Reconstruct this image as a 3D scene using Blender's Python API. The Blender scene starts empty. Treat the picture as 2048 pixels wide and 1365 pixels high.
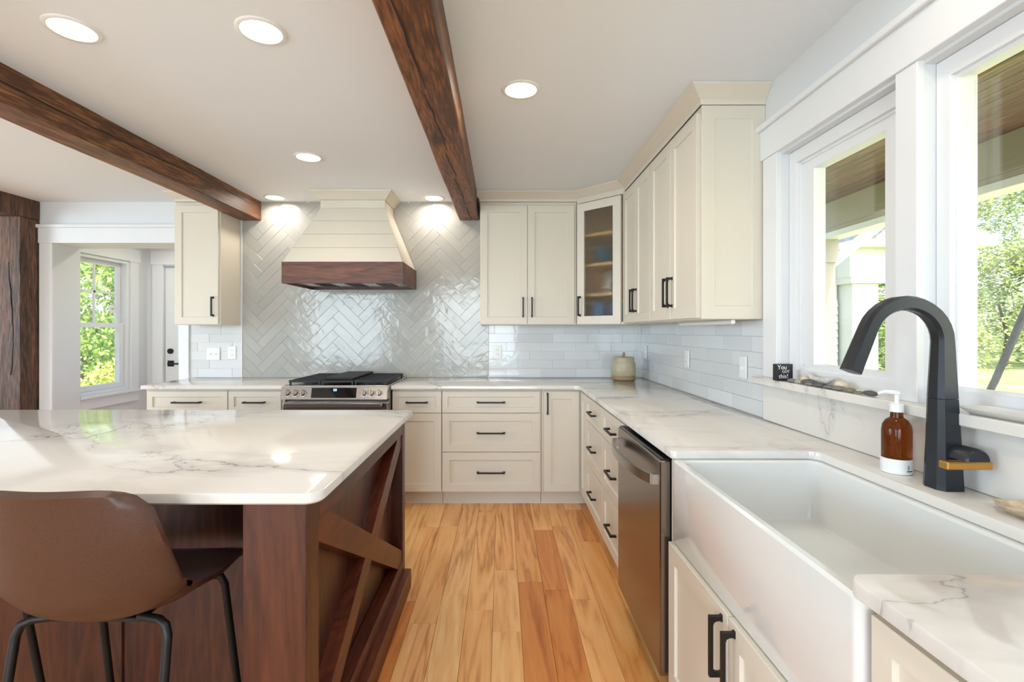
import bpy, bmesh, math, random
from mathutils import Vector, Matrix
R = math.radians
S = bpy.context.scene
COL = S.collection
random.seed(7)

# ---------------------------------------------------------------- camera, sky, sun, exposure
H = 1.323                       # eye height; the camera looks straight along +Y
cd = bpy.data.cameras.new('camera')
cd.sensor_width = 36.0
cd.lens = 977.0 / 2048.0 * 36.0
cd.shift_x = 21.0 / 2048.0
cd.shift_y = -20.5 / 2048.0
cd.clip_start = 0.02
cd.clip_end = 300
cam = bpy.data.objects.new('camera', cd)
cam.location = (0, 0, H)
cam.rotation_euler = (R(90), 0, 0)
COL.objects.link(cam)
S.camera = cam
S.view_settings.view_transform = 'Standard'
S.view_settings.look = 'None'
S.view_settings.gamma = 1.0
S.view_settings.use_curve_mapping = False
S.view_settings.exposure = 0.15

W = bpy.data.worlds.new('sky')
S.world = W
W.use_nodes = True
nt = W.node_tree
nt.nodes.clear()
wo = nt.nodes.new('ShaderNodeOutputWorld')
bg = nt.nodes.new('ShaderNodeBackground')
sk = nt.nodes.new('ShaderNodeTexSky')
sk.sky_type = 'NISHITA'
sk.sun_disc = False
sk.sun_elevation = R(48)
sk.sun_rotation = R(160)
sk.air_density = 1.0
sk.dust_density = 2.0
bg.inputs['Strength'].default_value = 0.78
nt.links.new(sk.outputs[0], bg.inputs[0])
nt.links.new(bg.outputs[0], wo.inputs[0])

def add_light(name, kind, loc, rot, energy, color=(1, 1, 1), **kw):
    d = bpy.data.lights.new(name, kind)
    d.energy = energy
    d.color = color
    for k, v in kw.items():
        setattr(d, k, v)
    o = bpy.data.objects.new(name, d)
    o.location = loc
    o.rotation_euler = rot
    COL.objects.link(o)
    return o

add_light('sun', 'SUN', (3, -6, 9), (R(43), 0, R(12)), 4.4, (1.0, 0.95, 0.87), angle=R(0.6))
# daylight falling through the big windows of the room behind and to the left of the camera
add_light('daylight_rear_a', 'AREA', (-0.6, -3.62, 1.45), (R(90), 0, 0), 116, (0.62, 0.81, 1.0), shape='RECTANGLE', size=2.0, size_y=1.9)
add_light('daylight_rear_b', 'AREA', (-3.8, -3.62, 1.45), (R(90), 0, 0), 116, (0.62, 0.81, 1.0), shape='RECTANGLE', size=2.0, size_y=1.9)
add_light('daylight_side', 'AREA', (-6.62, 1.0, 1.45), (0, R(-90), 0), 165, (0.62, 0.81, 1.0), shape='RECTANGLE', size=1.9, size_y=2.6)

# ---------------------------------------------------------------- helpers
def lin(c):
    return tuple(((v / 255.0) / 12.92 if v / 255.0 <= 0.04045 else ((v / 255.0 + 0.055) / 1.055) ** 2.4) for v in c) + (1.0,)

ORI = {}

def tag(o, label=None, cat=None, group=None, kind=None):
    if label: o['label'] = label
    if cat: o['category'] = cat
    if group: o['group'] = group
    if kind: o['kind'] = kind
    return o

def empty(name, loc, label=None, cat=None, group=None, kind=None, parent=None):
    o = bpy.data.objects.new(name, None)
    o.empty_display_size = 0.05
    COL.objects.link(o)
    loc = Vector(loc)
    if parent is not None:
        o.parent = parent
        o.location = loc - ORI[parent.name]
    else:
        o.location = loc
    ORI[o.name] = loc
    return tag(o, label, cat, group, kind)

def mk(name, bm, mat, parent=None, smooth=None, origin=None, label=None, cat=None, group=None, kind=None, recalc=True):
    """one bmesh in world coordinates -> one object whose origin is at its own base"""
    if recalc:
        bmesh.ops.recalc_face_normals(bm, faces=bm.faces)
    me = bpy.data.meshes.new(name)
    bm.to_mesh(me)
    bm.free()
    if origin is None:
        xs = [v.co for v in me.vertices]
        mn = Vector((min(v.x for v in xs), min(v.y for v in xs), min(v.z for v in xs)))
        mx = Vector((max(v.x for v in xs), max(v.y for v in xs), max(v.z for v in xs)))
        origin = Vector(((mn.x + mx.x) / 2, (mn.y + mx.y) / 2, mn.z))
    origin = Vector(origin)
    me.transform(Matrix.Translation(-origin))
    if smooth is not None:
        me.polygons.foreach_set('use_smooth', [True] * len(me.polygons))
        me.set_sharp_from_angle(angle=R(smooth))
    me.materials.append(mat)
    o = bpy.data.objects.new(name, me)
    COL.objects.link(o)
    ORI[o.name] = origin
    if parent is not None:
        o.parent = parent
        o.location = origin - ORI[parent.name]
    else:
        o.location = origin
    return tag(o, label, cat, group, kind)

def put(name, mesh, loc, rot, parent=None):
    """another object on shared mesh data"""
    o = bpy.data.objects.new(name, mesh)
    COL.objects.link(o)
    loc = Vector(loc)
    o.rotation_euler = rot
    if parent is not None:
        o.parent = parent
        o.location = loc - ORI[parent.name]
    else:
        o.location = loc
    ORI[o.name] = loc
    return o

def loft(bm, rings, cap0=True, cap1=True, loop=False):
    vr = [[bm.verts.new(p) for p in r] for r in rings]
    n = len(vr[0])
    m = len(vr)
    for i in range(m if loop else m - 1):
        a, b = vr[i], vr[(i + 1) % m]
        for j in range(n):
            k = (j + 1) % n
            bm.faces.new((a[j], a[k], b[k], b[j]))
    if not loop:
        if cap0: bm.faces.new(vr[0][::-1])
        if cap1: bm.faces.new(vr[-1])
    return bm

def box(x0, x1, y0, y1, z0, z1, bev=0.0, bm=None, seg=1):
    bm = bm or bmesh.new()
    m = Matrix.Translation(((x0 + x1) / 2, (y0 + y1) / 2, (z0 + z1) / 2)) @ Matrix.Diagonal((x1 - x0, y1 - y0, z1 - z0, 1))
    r = bmesh.ops.create_cube(bm, size=1, matrix=m)
    if bev > 0:
        es = set()
        for v in r['verts']:
            es.update(v.link_edges)
        bmesh.ops.bevel(bm, geom=list(es), offset=bev, segments=seg, affect='EDGES', profile=0.5)
    return bm

def lathe(cx, cy, prof, seg=24, bm=None, sx=1.0, sy=1.0):
    bm = bm or bmesh.new()
    rings = []
    for r, z in prof:
        rings.append([(cx + sx * r * math.cos(2 * math.pi * k / seg), cy + sy * r * math.sin(2 * math.pi * k / seg), z) for k in range(seg)])
    return loft(bm, rings)

def tube(path, rad, seg=10, bm=None, flat=1.0):
    bm = bm or bmesh.new()
    P = [Vector(p) for p in path]
    rads = rad if isinstance(rad, (list, tuple)) else [rad] * len(P)
    rings = []
    ref = None
    for i, p in enumerate(P):
        t = (P[min(i + 1, len(P) - 1)] - P[max(i - 1, 0)]).normalized()
        if ref is None:
            ref = t.orthogonal().normalized()
        ref = (ref - t * ref.dot(t)).normalized()
        b = t.cross(ref)
        rings.append([p + (ref * math.cos(2 * math.pi * k / seg) + b * math.sin(2 * math.pi * k / seg) * flat) * rads[i] for k in range(seg)])
    return loft(bm, rings)

def offset_poly(pts, d):
    """inward offset of a counter-clockwise polygon"""
    n = len(pts)
    out = []
    for i in range(n):
        p0, p1, p2 = Vector(pts[i - 1]), Vector(pts[i]), Vector(pts[(i + 1) % n])
        e1 = (p1 - p0).normalized()
        e2 = (p2 - p1).normalized()
        n1 = Vector((-e1.y, e1.x))
        n2 = Vector((-e2.y, e2.x))
        k = 1 + n1.dot(n2)
        out.append(tuple(p1 + (n1 + n2) * (d / max(k, 0.3))))
    return out

def round_poly(pts, radii, seg=6):
    n = len(pts)
    out = []
    for i in range(n):
        p0, p1, p2 = Vector(pts[i - 1]), Vector(pts[i]), Vector(pts[(i + 1) % n])
        r = radii[i] if isinstance(radii, (list, tuple)) else radii
        if r <= 0:
            out.append(tuple(p1))
            continue
        a = (p0 - p1).normalized()
        b = (p2 - p1).normalized()
        ang = a.angle(b)
        t = r / math.tan(ang / 2)
        c = p1 + (a + b).normalized() * (r / math.sin(ang / 2))
        s = p1 + a * t - c
        e = p1 + b * t - c
        a0 = math.atan2(s.y, s.x)
        da = math.atan2(e.y, e.x) - a0
        while da > math.pi: da -= 2 * math.pi
        while da < -math.pi: da += 2 * math.pi
        for k in range(seg + 1):
            q = a0 + da * k / seg
            out.append((c.x + r * math.cos(q), c.y + r * math.sin(q)))
    return out

def slab(pts, z0, z1, bev=0.004, bm=None):
    """horizontal slab of a ccw outline with softened arrises"""
    bm = bm or bmesh.new()
    o = offset_poly(pts, bev)
    o2 = offset_poly(pts, bev * 0.3)
    rings = [[(x, y, z0) for x, y in o], [(x, y, z0 + bev) for x, y in pts], [(x, y, z1 - bev) for x, y in pts],
             [(x, y, z1 - bev * 0.3) for x, y in o2], [(x, y, z1) for x, y in o]]
    return loft(bm, rings)

def prism(pts, fm, w0, w1, bm=None):
    bm = bm or bmesh.new()
    return loft(bm, [[fm(u, w0, v) for u, v in pts], [fm(u, w1, v) for u, v in pts]])

# a facing maps (u along the front, w into the thing, v up) to the world
def S_(y): return lambda u, w, v: (u, y + w, v)        # front looks towards -Y
def W_(x): return lambda u, w, v: (x + w, u, v)        # front looks towards -X
def E_(x): return lambda u, w, v: (x - w, u, v)        # front looks towards +X
def N_(y): return lambda u, w, v: (u, y - w, v)        # front looks towards +Y
def D_(x0, y0, x1, y1):
    L = math.hypot(x1 - x0, y1 - y0)
    dx, dy = (x1 - x0) / L, (y1 - y0) / L
    nx, ny = -dy, dx                                   # into the thing
    return lambda u, w, v: (x0 + dx * u + nx * w, y0 + dy * u + ny * w, v)

def rr(u0, u1, v0, v1, w, fm):
    return [fm(u0, w, v0), fm(u1, w, v0), fm(u1, w, v1), fm(u0, w, v1)]

def shaker_bm(fm, u0, u1, v0, v1, t=0.02, rail=0.057, bead=0.003, rec=0.009):
    bm = bmesh.new()
    e = 0.0015
    i = rail
    return loft(bm, [rr(u0, u1, v0, v1, t, fm), rr(u0, u1, v0, v1, e, fm), rr(u0 + e, u1 - e, v0 + e, v1 - e, 0, fm),
                     rr(u0 + i, u1 - i, v0 + i, v1 - i, 0, fm), rr(u0 + i + bead, u1 - i - bead, v0 + i + bead, v1 - i - bead, rec, fm)])

def frame_bm(fm, u0, u1, v0, v1, iu0, iu1, iv0, iv1, w0, w1, e=0.0015):
    """a rectangular frame with a hole through it"""
    bm = bmesh.new()
    return loft(bm, [rr(u0, u1, v0, v1, w1, fm), rr(u0, u1, v0, v1, w0 + e, fm), rr(u0 + e, u1 - e, v0 + e, v1 - e, w0, fm),
                     rr(iu0 - e, iu1 + e, iv0 - e, iv1 + e, w0, fm), rr(iu0, iu1, iv0, iv1, w0 + e, fm), rr(iu0, iu1, iv0, iv1, w1, fm)], loop=True)

def fbox(fm, u0, u1, v0, v1, w0, w1, e=0.0):
    bm = bmesh.new()
    if e <= 0:
        return loft(bm, [rr(u0, u1, v0, v1, w1, fm), rr(u0, u1, v0, v1, w0, fm)])
    return loft(bm, [rr(u0, u1, v0, v1, w1, fm), rr(u0, u1, v0, v1, w0 + e, fm), rr(u0 + e, u1 - e, v0 + e, v1 - e, w0, fm)])

def holed_wall(fm, us, vs, holes, t):
    """a wall of thickness t with rectangular holes, one connected mesh"""
    us = sorted(set(us + [h[0] for h in holes] + [h[1] for h in holes]))
    vs = sorted(set(vs + [h[2] for h in holes] + [h[3] for h in holes]))
    solid = {}
    for i in range(len(us) - 1):
        for j in range(len(vs) - 1):
            cu, cv = (us[i] + us[i + 1]) / 2, (vs[j] + vs[j + 1]) / 2
            solid[i, j] = not any(h[0] < cu < h[1] and h[2] < cv < h[3] for h in holes)
    bm = bmesh.new()
    V = {}
    def v(i, j, k):
        if (i, j, k) not in V:
            V[i, j, k] = bm.verts.new(fm(us[i], t * k, vs[j]))
        return V[i, j, k]
    for (i, j), s in solid.items():
        if not s: continue
        for k in (0, 1):
            bm.faces.new((v(i, j, k), v(i + 1, j, k), v(i + 1, j + 1, k), v(i, j + 1, k)))
        for (a, b, di, dj) in (((i, j), (i + 1, j), 0, -1), ((i + 1, j), (i + 1, j + 1), 1, 0), ((i + 1, j + 1), (i, j + 1), 0, 1), ((i, j + 1), (i, j), -1, 0)):
            if not solid.get((i + di, j + dj), False):
                bm.faces.new((v(*a, 0), v(*b, 0), v(*b, 1), v(*a, 1)))
    return bm

# ---------------------------------------------------------------- materials
def nodes(name):
    m = bpy.data.materials.new(name)
    m.use_nodes = True
    t = m.node_tree
    return m, t, t.nodes['Principled BSDF']

def nd(t, typ, **kw):
    n = t.nodes.new(typ)
    for k, v in kw.items():
        if k in n.inputs.keys(): n.inputs[k].default_value = v
        else: setattr(n, k, v)
    return n

def plain(name, c, rough=0.5, metal=0.0, spec=0.5, bump=0.0, bscale=60.0, coat=0.0, vary=0.0, emit=None, es=0.0, aniso=0.0):
    m, t, p = nodes(name)
    p.inputs['Base Color'].default_value = lin(c)
    p.inputs['Roughness'].default_value = rough
    p.inputs['Metallic'].default_value = metal
    p.inputs['Specular IOR Level'].default_value = spec
    p.inputs['Coat Weight'].default_value = coat
    p.inputs['Coat Roughness'].default_value = 0.08
    tc = nd(t, 'ShaderNodeTexCoord')
    n = nd(t, 'ShaderNodeTexNoise', Scale=bscale, Detail=4.0)
    t.links.new(tc.outputs['Object'], n.inputs['Vector'])
    if bump:
        b = nd(t, 'ShaderNodeBump', Strength=bump, Distance=0.002)
        t.links.new(n.outputs['Fac'], b.inputs['Height'])
        t.links.new(b.outputs[0], p.inputs['Normal'])
    if vary:
        r = nd(t, 'ShaderNodeValToRGB')
        r.color_ramp.elements[0].position = 0.3
        r.color_ramp.elements[1].position = 0.7
        r.color_ramp.elements[0].color = lin(tuple(v * (1 - vary) for v in c))
        r.color_ramp.elements[1].color = lin(tuple(min(255, v * (1 + vary)) for v in c))
        t.links.new(n.outputs['Fac'], r.inputs[0])
        t.links.new(r.outputs[0], p.inputs['Base Color'])
    if emit:
        p.inputs['Emission Color'].default_value = lin(emit)
        p.inputs['Emission Strength'].default_value = es
    return m

def wood(name, cols, axis=1, fine=1.0, ring=0.45, scale=9.0, stretch=0.07, rough=0.42, bump=0.15, pos=(0.3, 0.5, 0.72), knots=0.0, tint=None, coat=0.0, spec=0.5):
    """grained wood; the grain runs along the axis, each piece gets its own stretch of it"""
    m, t, p = nodes(name)
    L = t.links
    tc = nd(t, 'ShaderNodeTexCoord')
    oi = nd(t, 'ShaderNodeObjectInfo')
    mul = nd(t, 'ShaderNodeMath', operation='MULTIPLY')
    mul.inputs[1].default_value = 43.0
    L.new(oi.outputs['Random'], mul.inputs[0])
    add = nd(t, 'ShaderNodeVectorMath', operation='ADD')
    L.new(tc.outputs['Object'], add.inputs[0])
    L.new(mul.outputs[0], add.inputs[1])
    mp = nd(t, 'ShaderNodeMapping')
    sc = [1.0, 1.0, 1.0]
    sc[axis] = stretch
    mp.inputs['Scale'].default_value = sc
    L.new(add.outputs[0], mp.inputs['Vector'])
    n1 = nd(t, 'ShaderNodeTexNoise', Scale=scale, Detail=3.0, Roughness=0.5, Distortion=0.6)
    L.new(mp.outputs[0], n1.inputs['Vector'])
    w = nd(t, 'ShaderNodeMath', operation='MULTIPLY')          # rings: contour lines of the slow noise
    w.inputs[1].default_value = 9.0
    L.new(n1.outputs['Fac'], w.inputs[0])
    pp = nd(t, 'ShaderNodeMath', operation='PINGPONG')
    pp.inputs[1].default_value = 0.5
    L.new(w.outputs[0], pp.inputs[0])
    n2 = nd(t, 'ShaderNodeTexNoise', Scale=scale * 14, Detail=3.0, Roughness=0.6)
    L.new(mp.outputs[0], n2.inputs['Vector'])
    mix = nd(t, 'ShaderNodeMath', operation='MULTIPLY_ADD')
    L.new(pp.outputs[0], mix.inputs[0])
    mix.inputs[1].default_value = ring
    fn = nd(t, 'ShaderNodeMath', operation='MULTIPLY')
    fn.inputs[1].default_value = fine
    L.new(n2.outputs['Fac'], fn.inputs[0])
    L.new(fn.outputs[0], mix.inputs[2])
    mix2 = nd(t, 'ShaderNodeMath', operation='MULTIPLY_ADD')
    L.new(n1.outputs['Fac'], mix2.inputs[0])
    mix2.inputs[1].default_value = 0.78
    L.new(mix.outputs[0], mix2.inputs[2])
    sub = nd(t, 'ShaderNodeMath', operation='SUBTRACT')
    L.new(mix2.outputs[0], sub.inputs[0])
    sub.inputs[1].default_value = 0.45 + 0.25 * ring + 0.5 * fine - 0.5
    ramp = nd(t, 'ShaderNodeValToRGB')
    el = ramp.color_ramp.elements
    el[0].position, el[0].color = pos[0], lin(cols[0])
    el[1].position, el[1].color = pos[2], lin(cols[2])
    e = el.new(pos[1])
    e.color = lin(cols[1])
    L.new(sub.outputs[0], ramp.inputs[0])
    out = ramp.outputs[0]
    if tint:                                                   # piece-to-piece colour differences
        tr = nd(t, 'ShaderNodeValToRGB')
        tr.color_ramp.interpolation = 'CONSTANT'
        te = tr.color_ramp.elements
        te[0].position, te[0].color = 0.0, lin(tint[0])
        te[1].position, te[1].color = 1.0 / len(tint), lin(tint[1])
        for k in range(2, len(tint)):
            q = te.new(k / len(tint))
            q.color = lin(tint[k])
        L.new(oi.outputs['Random'], tr.inputs[0])
        mx = nd(t, 'ShaderNodeMix', data_type='RGBA', blend_type='MULTIPLY')
        mx.inputs['Factor'].default_value = 1.0
        L.new(out, mx.inputs[6])
        L.new(tr.outputs[0], mx.inputs[7])
        out = mx.outputs[2]
    if knots:
        mk_ = nd(t, 'ShaderNodeMapping')
        s2 = [1.0, 1.0, 1.0]
        s2[axis] = 0.45
        mk_.inputs['Scale'].default_value = s2
        L.new(add.outputs[0], mk_.inputs['Vector'])
        vo = nd(t, 'ShaderNodeTexVoronoi', Scale=knots)
        L.new(mk_.outputs[0], vo.inputs['Vector'])
        kr = nd(t, 'ShaderNodeValToRGB')
        kr.color_ramp.elements[0].position = 0.05
        kr.color_ramp.elements[0].color = (0.22, 0.18, 0.15, 1)
        kr.color_ramp.elements[1].position = 0.13
        kr.color_ramp.elements[1].color = (1, 1, 1, 1)
        L.new(vo.outputs['Distance'], kr.inputs[0])
        mx = nd(t, 'ShaderNodeMix', data_type='RGBA', blend_type='MULTIPLY')
        mx.inputs['Factor'].default_value = 1.0
        L.new(out, mx.inputs[6])
        L.new(kr.outputs[0], mx.inputs[7])
        out = mx.outputs[2]
    L.new(out, p.inputs['Base Color'])
    p.inputs['Roughness'].default_value = rough
    p.inputs['Coat Weight'].default_value = coat
    p.inputs['Specular IOR Level'].default_value = spec
    b = nd(t, 'ShaderNodeBump', Strength=bump, Distance=0.003)
    L.new(mix2.outputs[0], b.inputs['Height'])
    L.new(b.outputs[0], p.inputs['Normal'])
    return m

def quartz(name):
    """white quartz with long thin grey-brown veins and faint grey clouds beside them"""
    m, t, p = nodes(name)
    L = t.links
    ge = nd(t, 'ShaderNodeNewGeometry')
    mp = nd(t, 'ShaderNodeMapping')
    mp.inputs['Location'].default_value = (3.3, 1.7, 0.4)
    mp.inputs['Rotation'].default_value = (0, 0, R(28))
    mp.inputs['Scale'].default_value = (0.75, 1.5, 1.0)
    L.new(ge.outputs['Position'], mp.inputs['Vector'])
    def vein(scale, width, detail, dist):
        n = nd(t, 'ShaderNodeTexNoise', Scale=scale, Detail=detail, Roughness=0.55, Distortion=dist)
        L.new(mp.outputs[0], n.inputs['Vector'])
        s = nd(t, 'ShaderNodeMath', operation='SUBTRACT')
        s.inputs[1].default_value = 0.5
        L.new(n.outputs['Fac'], s.inputs[0])
        a = nd(t, 'ShaderNodeMath', operation='ABSOLUTE')
        L.new(s.outputs[0], a.inputs[0])
        r = nd(t, 'ShaderNodeMapRange')
        r.inputs['From Min'].default_value = 0.0
        r.inputs['From Max'].default_value = width
        r.inputs['To Min'].default_value = 1.0
        r.inputs['To Max'].default_value = 0.0
        L.new(a.outputs[0], r.inputs['Value'])
        return r.outputs[0], n
    v1, n1 = vein(0.95, 0.0045, 7.0, 0.5)
    v2, n2 = vein(0.95, 0.055, 7.0, 0.5)
    mask = nd(t, 'ShaderNodeTexNoise', Scale=1.9, Detail=2.0)
    L.new(mp.outputs[0], mask.inputs['Vector'])
    mr = nd(t, 'ShaderNodeMapRange')
    mr.inputs['From Min'].default_value = 0.38
    mr.inputs['From Max'].default_value = 0.6
    L.new(mask.outputs['Fac'], mr.inputs['Value'])
    m1 = nd(t, 'ShaderNodeMath', operation='MULTIPLY')
    L.new(v1, m1.inputs[0]); L.new(mr.outputs[0], m1.inputs[1])
    m1b = nd(t, 'ShaderNodeMath', operation='MULTIPLY')
    m1b.inputs[1].default_value = 0.75
    L.new(m1.outputs[0], m1b.inputs[0])
    m2 = nd(t, 'ShaderNodeMath', operation='MULTIPLY')
    L.new(v2, m2.inputs[0]); L.new(mr.outputs[0], m2.inputs[1])
    m2b = nd(t, 'ShaderNodeMath', operation='MULTIPLY')
    m2b.inputs[1].default_value = 0.48
    L.new(m2.outputs[0], m2b.inputs[0])
    x1 = nd(t, 'ShaderNodeMix', data_type='RGBA')
    x1.inputs[6].default_value = lin((226, 221, 214))
    x1.inputs[7].default_value = lin((176, 172, 168))
    L.new(m2b.outputs[0], x1.inputs['Factor'])
    x2 = nd(t, 'ShaderNodeMix', data_type='RGBA')
    x2.inputs[7].default_value = lin((128, 112, 100))
    L.new(x1.outputs[2], x2.inputs[6])
    L.new(m1b.outputs[0], x2.inputs['Factor'])
    L.new(x2.outputs[2], p.inputs['Base Color'])
    p.inputs['Roughness'].default_value = 0.09
    return m

def tile_mat(name, c, wav, rough=0.07):
    m, t, p = nodes(name)
    L = t.links
    tc = nd(t, 'ShaderNodeTexCoord')
    oi = nd(t, 'ShaderNodeObjectInfo')
    add = nd(t, 'ShaderNodeVectorMath', operation='ADD')
    mul = nd(t, 'ShaderNodeMath', operation='MULTIPLY')
    mul.inputs[1].default_value = 31.0
    L.new(oi.outputs['Random'], mul.inputs[0])
    L.new(tc.outputs['Object'], add.inputs[0])
    L.new(mul.outputs[0], add.inputs[1])
    n = nd(t, 'ShaderNodeTexNoise', Scale=11.0, Detail=2.0, Distortion=0.8)
    L.new(add.outputs[0], n.inputs['Vector'])
    b = nd(t, 'ShaderNodeBump', Strength=wav, Distance=0.02)
    L.new(n.outputs['Fac'], b.inputs['Height'])
    L.new(b.outputs[0], p.inputs['Normal'])
    r = nd(t, 'ShaderNodeValToRGB')
    r.color_ramp.elements[0].color = lin(tuple(v * 0.965 for v in c))
    r.color_ramp.elements[1].color = lin(tuple(min(255, v * 1.02) for v in c))
    L.new(oi.outputs['Random'], r.inputs[0])
    L.new(r.outputs[0], p.inputs['Base Color'])
    p.inputs['Roughness'].default_value = rough
    return m

def pane_mat(name, tint=(1, 1, 1), refl=0.08, rough=0.0):
    """thin window glass: light passes straight through, a little is mirrored"""
    m = bpy.data.materials.new(name)
    m.use_nodes = True
    t = m.node_tree
    t.nodes.clear()
    o = nd(t, 'ShaderNodeOutputMaterial')
    tr = nd(t, 'ShaderNodeBsdfTransparent')
    tr.inputs[0].default_value = tint + (1,)
    gl = nd(t, 'ShaderNodeBsdfGlossy')
    gl.inputs['Roughness'].default_value = rough
    mx = nd(t, 'ShaderNodeMixShader')
    mx.inputs[0].default_value = refl
    t.links.new(tr.outputs[0], mx.inputs[1])
    t.links.new(gl.outputs[0], mx.inputs[2])
    t.links.new(mx.outputs[0], o.inputs[0])
    return m

def rain_glass(name):
    """textured cabinet glass: see-through but wobbly and glittering"""
    m = bpy.data.materials.new(name)
    m.use_nodes = True
    t = m.node_tree
    t.nodes.clear()
    o = nd(t, 'ShaderNodeOutputMaterial')
    tr = nd(t, 'ShaderNodeBsdfTransparent')
    tr.inputs[0].default_value = (0.93, 0.96, 0.97, 1)
    rf = nd(t, 'ShaderNodeBsdfRefraction')
    rf.inputs['Roughness'].default_value = 0.28
    rf.inputs['IOR'].default_value = 1.2
    gl = nd(t, 'ShaderNodeBsdfGlossy')
    gl.inputs['Roughness'].default_value = 0.08
    vo = nd(t, 'ShaderNodeTexVoronoi', Scale=260.0)
    tc = nd(t, 'ShaderNodeTexCoord')
    b = nd(t, 'ShaderNodeBump', Strength=0.8, Distance=0.003)
    t.links.new(tc.outputs['Object'], vo.inputs['Vector'])
    t.links.new(vo.outputs['Distance'], b.inputs['Height'])
    for s in (rf, gl):
        t.links.new(b.outputs[0], s.inputs['Normal'])
    m1 = nd(t, 'ShaderNodeMixShader')
    m1.inputs[0].default_value = 0.65
    t.links.new(tr.outputs[0], m1.inputs[1])
    t.links.new(rf.outputs[0], m1.inputs[2])
    m2 = nd(t, 'ShaderNodeMixShader')
    m2.inputs[0].default_value = 0.05
    t.links.new(m1.outputs[0], m2.inputs[1])
    t.links.new(gl.outputs[0], m2.inputs[2])
    t.links.new(m2.outputs[0], o.inputs[0])
    return m

def leaf_mat(name, cols):
    m, t, p = nodes(name)
    g = nd(t, 'ShaderNodeNewGeometry')
    r = nd(t, 'ShaderNodeValToRGB')
    e = r.color_ramp.elements
    e[0].position, e[0].color = 0.0, lin(cols[0])
    e[1].position, e[1].color = 1.0, lin(cols[2])
    q = e.new(0.5)
    q.color = lin(cols[1])
    t.links.new(g.outputs['Random Per Island'], r.inputs[0])
    t.links.new(r.outputs[0], p.inputs['Base Color'])
    p.inputs['Roughness'].default_value = 0.5
    p.inputs['Transmission Weight'].default_value = 0.0
    return m

M = {}
M['cream'] = plain('cabinet_cream', (222, 213, 197), 0.38)
M['trim'] = plain('trim_white', (230, 230, 231), 0.38)
M['wall'] = plain('wall_paint', (222, 223, 225), 0.6, bump=0.03, bscale=300)
M['ceil'] = plain('ceiling_paint', (237, 241, 246), 0.8, bump=0.03, bscale=300)
M['black'] = plain('black_metal', (24, 23, 23), 0.42, metal=0.3)
M['faucet'] = plain('matte_black', (44, 47, 52), 0.34, metal=0.35)
M['gold'] = plain('brushed_gold', (196, 146, 76), 0.33, metal=0.85)
M['steel'] = plain('stainless', (176, 172, 168), 0.24, metal=1.0, bump=0.02, bscale=200)
M['dsteel'] = plain('dark_stainless', (140, 130, 122), 0.22, metal=1.0)
M['iron'] = plain('cast_iron', (26, 25, 25), 0.55, bump=0.2, bscale=400)
M['blackglass'] = plain('black_glass', (16, 17, 19), 0.05)
M['quartz'] = quartz('white_quartz')
M['herr'] = tile_mat('glazed_wavy_tile', (178, 176, 170), 0.13, 0.12)
M['subway'] = tile_mat('glass_subway_tile', (222, 223, 223), 0.05)
M['grout'] = plain('grout', (226, 225, 222), 0.8)
M['porcelain'] = plain('fireclay_white', (226, 227, 224), 0.10, coat=0.3)
M['plate'] = plain('switch_plastic', (240, 239, 236), 0.3)
M['dark'] = plain('dark_slot', (35, 33, 32), 0.6)
M['pane'] = pane_mat('window_glass')
M['rain'] = rain_glass('textured_glass')
M['beam'] = wood('beam_timber', [(84, 50, 27), (124, 77, 43), (154, 102, 60)], axis=1, scale=7, stretch=0.10, rough=0.5, bump=0.25, knots=2.6)
M['post'] = wood('post_timber', [(58, 38, 26), (96, 64, 44), (124, 88, 62)], axis=2, scale=7, stretch=0.10, rough=0.55, bump=0.3, knots=2.2)
M['cherry_z'] = wood('island_cherry_upright', [(58, 27, 17), (78, 39, 23), (94, 50, 30)], fine=0.55, axis=2, scale=6, stretch=0.12, rough=0.36, bump=0.05)
M['cherry_y'] = wood('island_cherry_along', [(68, 28, 16), (92, 41, 23), (108, 53, 30)], fine=0.55, axis=1, scale=6, stretch=0.12, rough=0.36, bump=0.05)
M['cherry_x'] = wood('hood_walnut', [(66, 34, 22), (98, 54, 34), (122, 72, 46)], fine=0.55, axis=0, scale=6, stretch=0.12, rough=0.4, bump=0.05)
M['plank'] = wood('hickory_plank', [(188, 124, 66), (236, 176, 112), (248, 202, 142)], axis=1, fine=0.40, ring=0.6, scale=5.0, stretch=0.09, rough=0.34, bump=0.04, pos=(0.16, 0.42, 0.75),
                  tint=[(255, 255, 255), (250, 240, 224), (255, 250, 240), (238, 208, 168), (255, 246, 232), (244, 226, 200), (255, 255, 250), (226, 186, 142), (252, 240, 226)], knots=0.8)
M['maple'] = plain('maple_interior', (232, 180, 100), 0.5, vary=0.06, bscale=8)
M['leather'] = plain('brown_leather', (78, 50, 38), 0.42, bump=0.12, bscale=250, vary=0.10)
M['darkleather'] = plain('dark_brown_leather', (40, 27, 23), 0.5, bump=0.12, bscale=250)
M['soffit'] = wood('soffit_boards', [(78, 48, 30), (108, 70, 46), (132, 90, 60)], axis=1, scale=7, stretch=0.08, rough=0.5)
M['taupe'] = plain('porch_paint', (160, 152, 136), 0.6)
M['siding'] = plain('siding_white', (184, 184, 179), 0.7)
M['shingle'] = plain('roof_shingle', (128, 128, 132), 0.9, vary=0.2, bscale=20)
M['lawn'] = plain('lawn', (176, 184, 108), 0.9, vary=0.25, bscale=1.5)
M['deck'] = plain('porch_deck', (150, 146, 140), 0.7)
M['bark'] = plain('bark', (92, 76, 62), 0.9, bump=0.5, bscale=20)
M['leaf1'] = leaf_mat('leaf_sunny', [(120, 142, 66), (172, 186, 98), (212, 214, 140)])
M['leaf2'] = leaf_mat('leaf_green', [(88, 122, 56), (138, 166, 82), (182, 200, 114)])
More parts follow.
